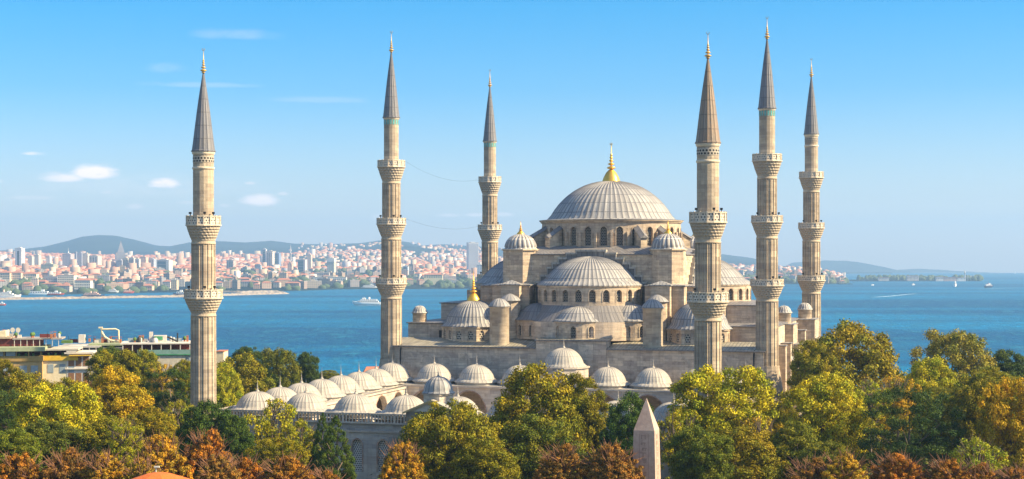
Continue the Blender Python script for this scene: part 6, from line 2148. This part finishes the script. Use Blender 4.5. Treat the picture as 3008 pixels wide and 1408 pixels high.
# (px centre, row of the top, width px, depth, kind, colour, height/width ratio, label)
T = [
    # centre
    (1575, 1080, 275, 196, 'broad0', OL, 1.15, 'big dense olive green tree directly in front of the portal dome'),
    (1705, 1103, 150, 199, 'broad1', OL, 1.4, 'narrow olive tree leaning on the big one left of the obelisk'),
    (1575, 1225, 240, 186, 'broad4', MG, .9, 'darker lower tree under the big olive tree in the centre'),
    (1850, 1163, 155, 190, 'broad4', DG, 1.5, 'dark green tree just left of the obelisk tip'),
    (1985, 1208, 140, 188, 'airy0', YG, 1.6, 'loose yellow-olive tree right behind the obelisk'),
    (2120, 1084, 290, 200, 'broad2', YG, 1.0, 'large yellow-green tree at the foot of the nearest right minaret'),
    (2060, 1258, 190, 178, 'broad3', MG, .9, 'mid green bushy tree right of the obelisk'),
    (2180, 1262, 250, 181, 'broad0', OL, .9, 'olive tree low down under the large yellow-green tree'),
    (2235, 1230, 150, 188, 'airy1', GO, 1.2, 'thin golden tree at the right foot of the large yellow-green tree'),
    (1320, 1190, 270, 184, 'broad3', OL, 1.0, 'olive-gold tree below the courtyard gate'),
    (1425, 1290, 190, 178, 'broad1', OL, .9, 'low olive tree between the gate tree and the big centre tree'),
    (1215, 1280, 170, 186, 'airy0', YG, 1.1, 'loose yellow-green tree left of the gate tree'),
    (1185, 1302, 125, 178, 'umbel1', (.52, .28, .025), .95, 'bright orange tree in front of the second courtyard window'),
    (1655, 1310, 150, 150, 'umbel0', RB, .75, 'brown twiggy tree left of the pair before the obelisk'),
    (1795, 1308, 160, 148, 'umbel1', RB, .75, 'brown twiggy tree touching the left side of the obelisk'),
    # left part
    (985, 1230, 125, 176, 'cone0', DG, 1.5, 'dark green conical fir before the courtyard wall'),
    (948, 1220, 85, 184, 'cone0', (.08, .13, .03), 2.0, 'slim second fir tip behind the conical fir'),
    (800, 1178, 190, 190, 'airy1', YG, 1.2, 'sparse yellow tree in front of the courtyard balustrade'),
    (880, 1235, 120, 186, 'airy0', YG, 1.3, 'thin yellow-green tree left of the firs'),
    (815, 1290, 170, 180, 'broad2', OL, .8, 'olive bush-like tree below the sparse yellow tree'),
    (612, 1183, 165, 186, 'broad4', DG, 1.1, 'dark green round tree hiding the foot of the leftmost minaret'),
    (690, 1225, 110, 184, 'broad0', (.06, .10, .022), 1.3, 'mid-green tree on the right shoulder of the dark round tree'),
    (610, 1268, 165, 158, 'umbel0', OR, .9, 'orange-brown tree under the dark round tree'),
    (470, 1282, 185, 156, 'umbel1', OB, .85, 'ochre tree above the orange pavilion roof'),
    (720, 1348, 150, 152, 'umbel0', OR, .8, 'rust-red tree right of the pavilion'),
    (850, 1345, 180, 150, 'umbel1', OR, .7, 'rust tree around the small red flag'),
    (960, 1385, 120, 148, 'umbel0', OR, .8, 'rust tree top at the bottom edge under the fir'),
    (640, 1340, 130, 148, 'umbel1', RB, .8, 'dark rust tree at the bottom between pavilion and flag'),
    (55, 1335, 170, 150, 'umbel1', OR, .8, 'orange tree in the bottom left corner'),
    (200, 1325, 180, 150, 'umbel0', RB, .8, 'rust tree with pale bare branches near the bottom left corner'),
    (310, 1335, 140, 148, 'umbel1', OB, .8, 'ochre tree left of the pavilion roof'),
    (420, 1350, 120, 146, 'umbel0', OB, .8, 'small ochre tree behind the pavilion roof'),
    (30, 1262, 170, 172, 'broad1', MG, .8, 'green tree low on the left edge'),
    (165, 1135, 250, 200, 'broad2', YG, 1.1, 'bright yellow-green tree on the left, in front of the yellow hotel'),
    (90, 1098, 190, 232, 'broad3', OL, 1.1, 'olive tree under the yellow hotel'),
    (15, 1060, 110, 240, 'broad0', OL, 1.2, 'olive tree on the left edge beneath the hotel'),
    (205, 1115, 120, 242, 'broad4', OL, 1.2, 'small olive tree before the white timber house'),
    (20, 1150, 140, 215, 'cedar0', (.07, .10, .025), 1.1, 'dark tree at the left edge halfway up'),
    (250, 1120, 60, 228, 'airy0', RB, 1.5, 'small brown tree under the white timber house'),
    (345, 1085, 190, 220, 'broad1', GO, 1.15, 'golden tree in the middle of the left grove'),
    (330, 1032, 150, 270, 'broad2', OL, 1.1, 'yellow-olive tree behind the golden tree'),
    (320, 1020, 75, 285, 'broad2', DG, 1.1, 'dark little tree against the terrace building'),
    (420, 1033, 130, 272, 'broad0', OL, 1.1, 'olive tree in front of the beige hotel'),
    (478, 1072, 90, 262, 'airy1', GO, 1.1, 'small golden tree under the beige hotel wall'),
    (500, 1090, 160, 236, 'cedar1', (.05, .085, .022), 1.15, 'dark green tree just left of the leftmost minaret'),
    (545, 1060, 70, 255, 'broad3', OL, 1.3, 'olive tree hugging the leftmost minaret'),
    (530, 1180, 130, 205, 'airy0', YG, 1.2, 'bright yellow tree left of the minaret foot'),
    (430, 1205, 170, 192, 'broad4', OL, 1.0, 'olive green tree above the ochre tree'),
    (300, 1230, 200, 180, 'broad0', OL, .9, 'shady olive tree in the left foreground'),
    (370, 1235, 110, 176, 'airy1', YG, 1.1, 'thin yellow sapling tree in the left foreground'),
    (160, 1240, 200, 178, 'broad3', (.11, .12, .022), .8, 'dull green tree in the left foreground'),
    # behind the left minaret
    (700, 1045, 190, 290, 'broad1', OL, 1.1, 'olive tree right of the leftmost minaret'),
    (655, 1075, 110, 270, 'broad4', YG, 1.5, 'yellow-olive tree touching the right of the leftmost minaret'),
    (735, 1022, 110, 320, 'broad3', DG, 1.0, 'dark crown at the back right of the leftmost minaret'),
    (815, 1028, 125, 310, 'broad2', MG, 1.4, 'dark olive tree behind the first small domes'),
    (760, 1075, 150, 292, 'broad0', MG, 1.1, 'mid-green tree behind the left corner dome of the courtyard'),
    (905, 1037, 66, 330, 'broad3', DG, 1.35, 'small lone dark tree against the sea behind the small domes'),
    (965, 1088, 70, 400, 'broad1', MG, .5, 'low bushy tree by the water behind the small domes'),
    # right part
    (2500, 958, 310, 262, 'broad4', OL, 1.0, 'largest round olive tree on the right against the sea'),
    (2390, 1005, 130, 255, 'broad1', OL, 1.4, 'olive tree right beside the hall flank'),
    (2800, 977, 215, 300, 'broad2', BG, 1.1, 'brownish olive round tree on the right against the sea'),
    (2965, 1034, 165, 300, 'broad1', (.07, .105, .025), .9, 'dark low tree at the right edge against the sea'),
    (2730, 1057, 190, 245, 'broad0', YG, 1.1, 'yellow-green tree between the two big round trees'),
    (2415, 1105, 240, 200, 'broad3', YG, 1.1, 'yellow-green tree right of the hall below the biggest olive tree'),
    (2560, 1120, 120, 222, 'airy0', YG, 1.2, 'bright yellow small tree left of the dark cedar'),
    (2635, 1110, 130, 225, 'airy1', GO, 1.1, 'orange-tinged tree above the dark cedar'),
    (2675, 1150, 290, 192, 'cedar0', (.04, .075, .022), 1.0, 'big dark green cedar on the right'),
    (2760, 1140, 140, 208, 'cedar1', MG, 1.0, 'green crown behind the right shoulder of the dark cedar'),
    (2865, 1125, 170, 205, 'broad1', OL, 1.4, 'olive-gold tree right of the dark cedar'),
    (2975, 1120, 190, 190, 'broad2', GO, 1.5, 'golden-brown tall tree at the right edge'),
    (2900, 1085, 180, 238, 'broad4', OL, .8, 'flat-topped olive tree near the right edge'),
    (2950, 1100, 150, 250, 'broad0', MG, .9, 'dark green flat tree by the right edge'),
    (2870, 1290, 160, 178, 'airy0', YG, 1.1, 'loose yellow-green tree low on the right'),
    (2340, 1245, 170, 185, 'broad0', MG, 1.0, 'shady green tree at the foot of the hall flank'),
    (2420, 1300, 150, 178, 'broad1', MG, .8, 'low green tree under the yellow-green tree at right'),
    (2300, 1185, 90, 225, 'broad3', OL, 1.4, 'slim olive tree by the courtyard corner at right'),
    (2390, 1350, 170, 152, 'umbel0', RB, .7, 'rust-brown tree at the bottom right of the courtyard corner'),
    (2480, 1335, 150, 150, 'umbel1', OB, .8, 'brown twiggy tree with bare branches at the bottom right'),
    (2640, 1335, 165, 152, 'umbel0', OR, .7, 'rust tree under the dark cedar'),
    (2785, 1352, 140, 150, 'umbel1', OR, .7, 'rust tree right of the one under the dark cedar'),
    (2880, 1365, 130, 150, 'umbel0', OR, .7, 'rust tree top near the bottom right corner'),
    (2985, 1378, 120, 148, 'umbel1', OR, .7, 'rust tree in the bottom right corner'),
]
for i, (px, yt, wpx, d, kind, col, ratio, label) in enumerate(T):
    x = (px - 1504) / F * d; zt_ = CZ + (HY - yt) / F * d
    gz = ground_z(x, d)
    w_ = wpx / F * d / 2 * 1.03
    ch = w_ * ratio
    cz = zt_ - ch - gz
    if cz - ch < 1.5: pass
    nm = {'cone': 'fir_tree', 'ceda': 'cedar_tree', 'umbe': 'chestnut_tree'}.get(kind[:4], 'broadleaf_tree')
    root = empty(nm, (x, d, gz)); tag(root, label, 'tree', None)
    rt = rnd.uniform(0, 6.28)
    tw = trunk_mesh(i, cz, cz, w_, ch, .16 + w_ * .035, 7, twigs=34 if kind.startswith('umbel') else (25 if kind.startswith('airy') else 0)).build('trunk', twigm if kind.startswith('umbel') else bark, root)
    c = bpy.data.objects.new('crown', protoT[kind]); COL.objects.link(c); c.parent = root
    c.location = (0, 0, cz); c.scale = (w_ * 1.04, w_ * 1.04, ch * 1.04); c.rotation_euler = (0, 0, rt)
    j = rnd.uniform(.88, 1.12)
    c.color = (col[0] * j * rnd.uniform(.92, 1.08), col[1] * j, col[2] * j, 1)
    if not kind.startswith('umbel') and not kind.startswith('airy'):      # lower boughs so that the crown reaches down
        c2 = bpy.data.objects.new('lower_crown', protoT['broad%d' % (i % 5)] if kind.startswith('broad') else protoT[kind]); COL.objects.link(c2); c2.parent = root
        lowh = max(ch * .6, min(ch, (cz - ch * .2) * .5))
        if kind.startswith('cone'): bpy.data.objects.remove(c2)
        else:
            c2.location = (w_ * .1, 0, max(lowh * .9 + 1, cz - ch * .75)); c2.scale = (w_ * .92, w_ * .92, lowh); c2.rotation_euler = (0, 0, rt + 2); c2.color = c.color

# undergrowth fills the gaps between trunks
bs = MB(); ugV = []; ugF = []; cn = []; rd_ = []
for _ in range(900):
    px = rnd.uniform(-60, 3060); d = rnd.uniform(200, 300)
    x = (px - 1504) / F * d
    a_ = (x - MX) * math.cos(AL) - (d - MY) * math.sin(AL); b_ = (x - MX) * math.sin(AL) + (d - MY) * math.cos(AL)
    if -46 < a_ < 43 and b_ > -68: continue
    cn.append((x, d, ground_z(x, d) + rnd.uniform(.5, 4))); rd_.append(rnd.uniform(1.2, 2.6))
V, Fq, lf, bg = leaves(np.array(cn), np.array(rd_), 90, .28, 5)
o = np_obj('undergrowth', V, Fq, leafm, var={'leaf': lf, 'bough': bg}); o.color = (.09, .11, .03, 1); tag(o, 'bushes and undergrowth beneath the trees', kind='stuff')

# ------------------------------------------------------------------ haze
hz = MB(); hz.box(-11500, 11500, -1500, 13400 if False else 15500, -150, 420, 0, True)
hm = bpy.data.materials.new('haze_air'); hm.use_nodes = True; t = hm.node_tree; t.nodes.clear()
ho = t.nodes.new('ShaderNodeOutputMaterial'); pv = t.nodes.new('ShaderNodeVolumePrincipled')
pv.inputs['Color'].default_value = (.40, .66, 1, 1); pv.inputs['Density'].default_value = 1.15e-4; pv.inputs['Anisotropy'].default_value = .1
t.links.new(pv.outputs[0], ho.inputs['Volume'])
o = hz.build('haze', hm); tag(o, 'thin bluish haze over the strait', kind='stuff')
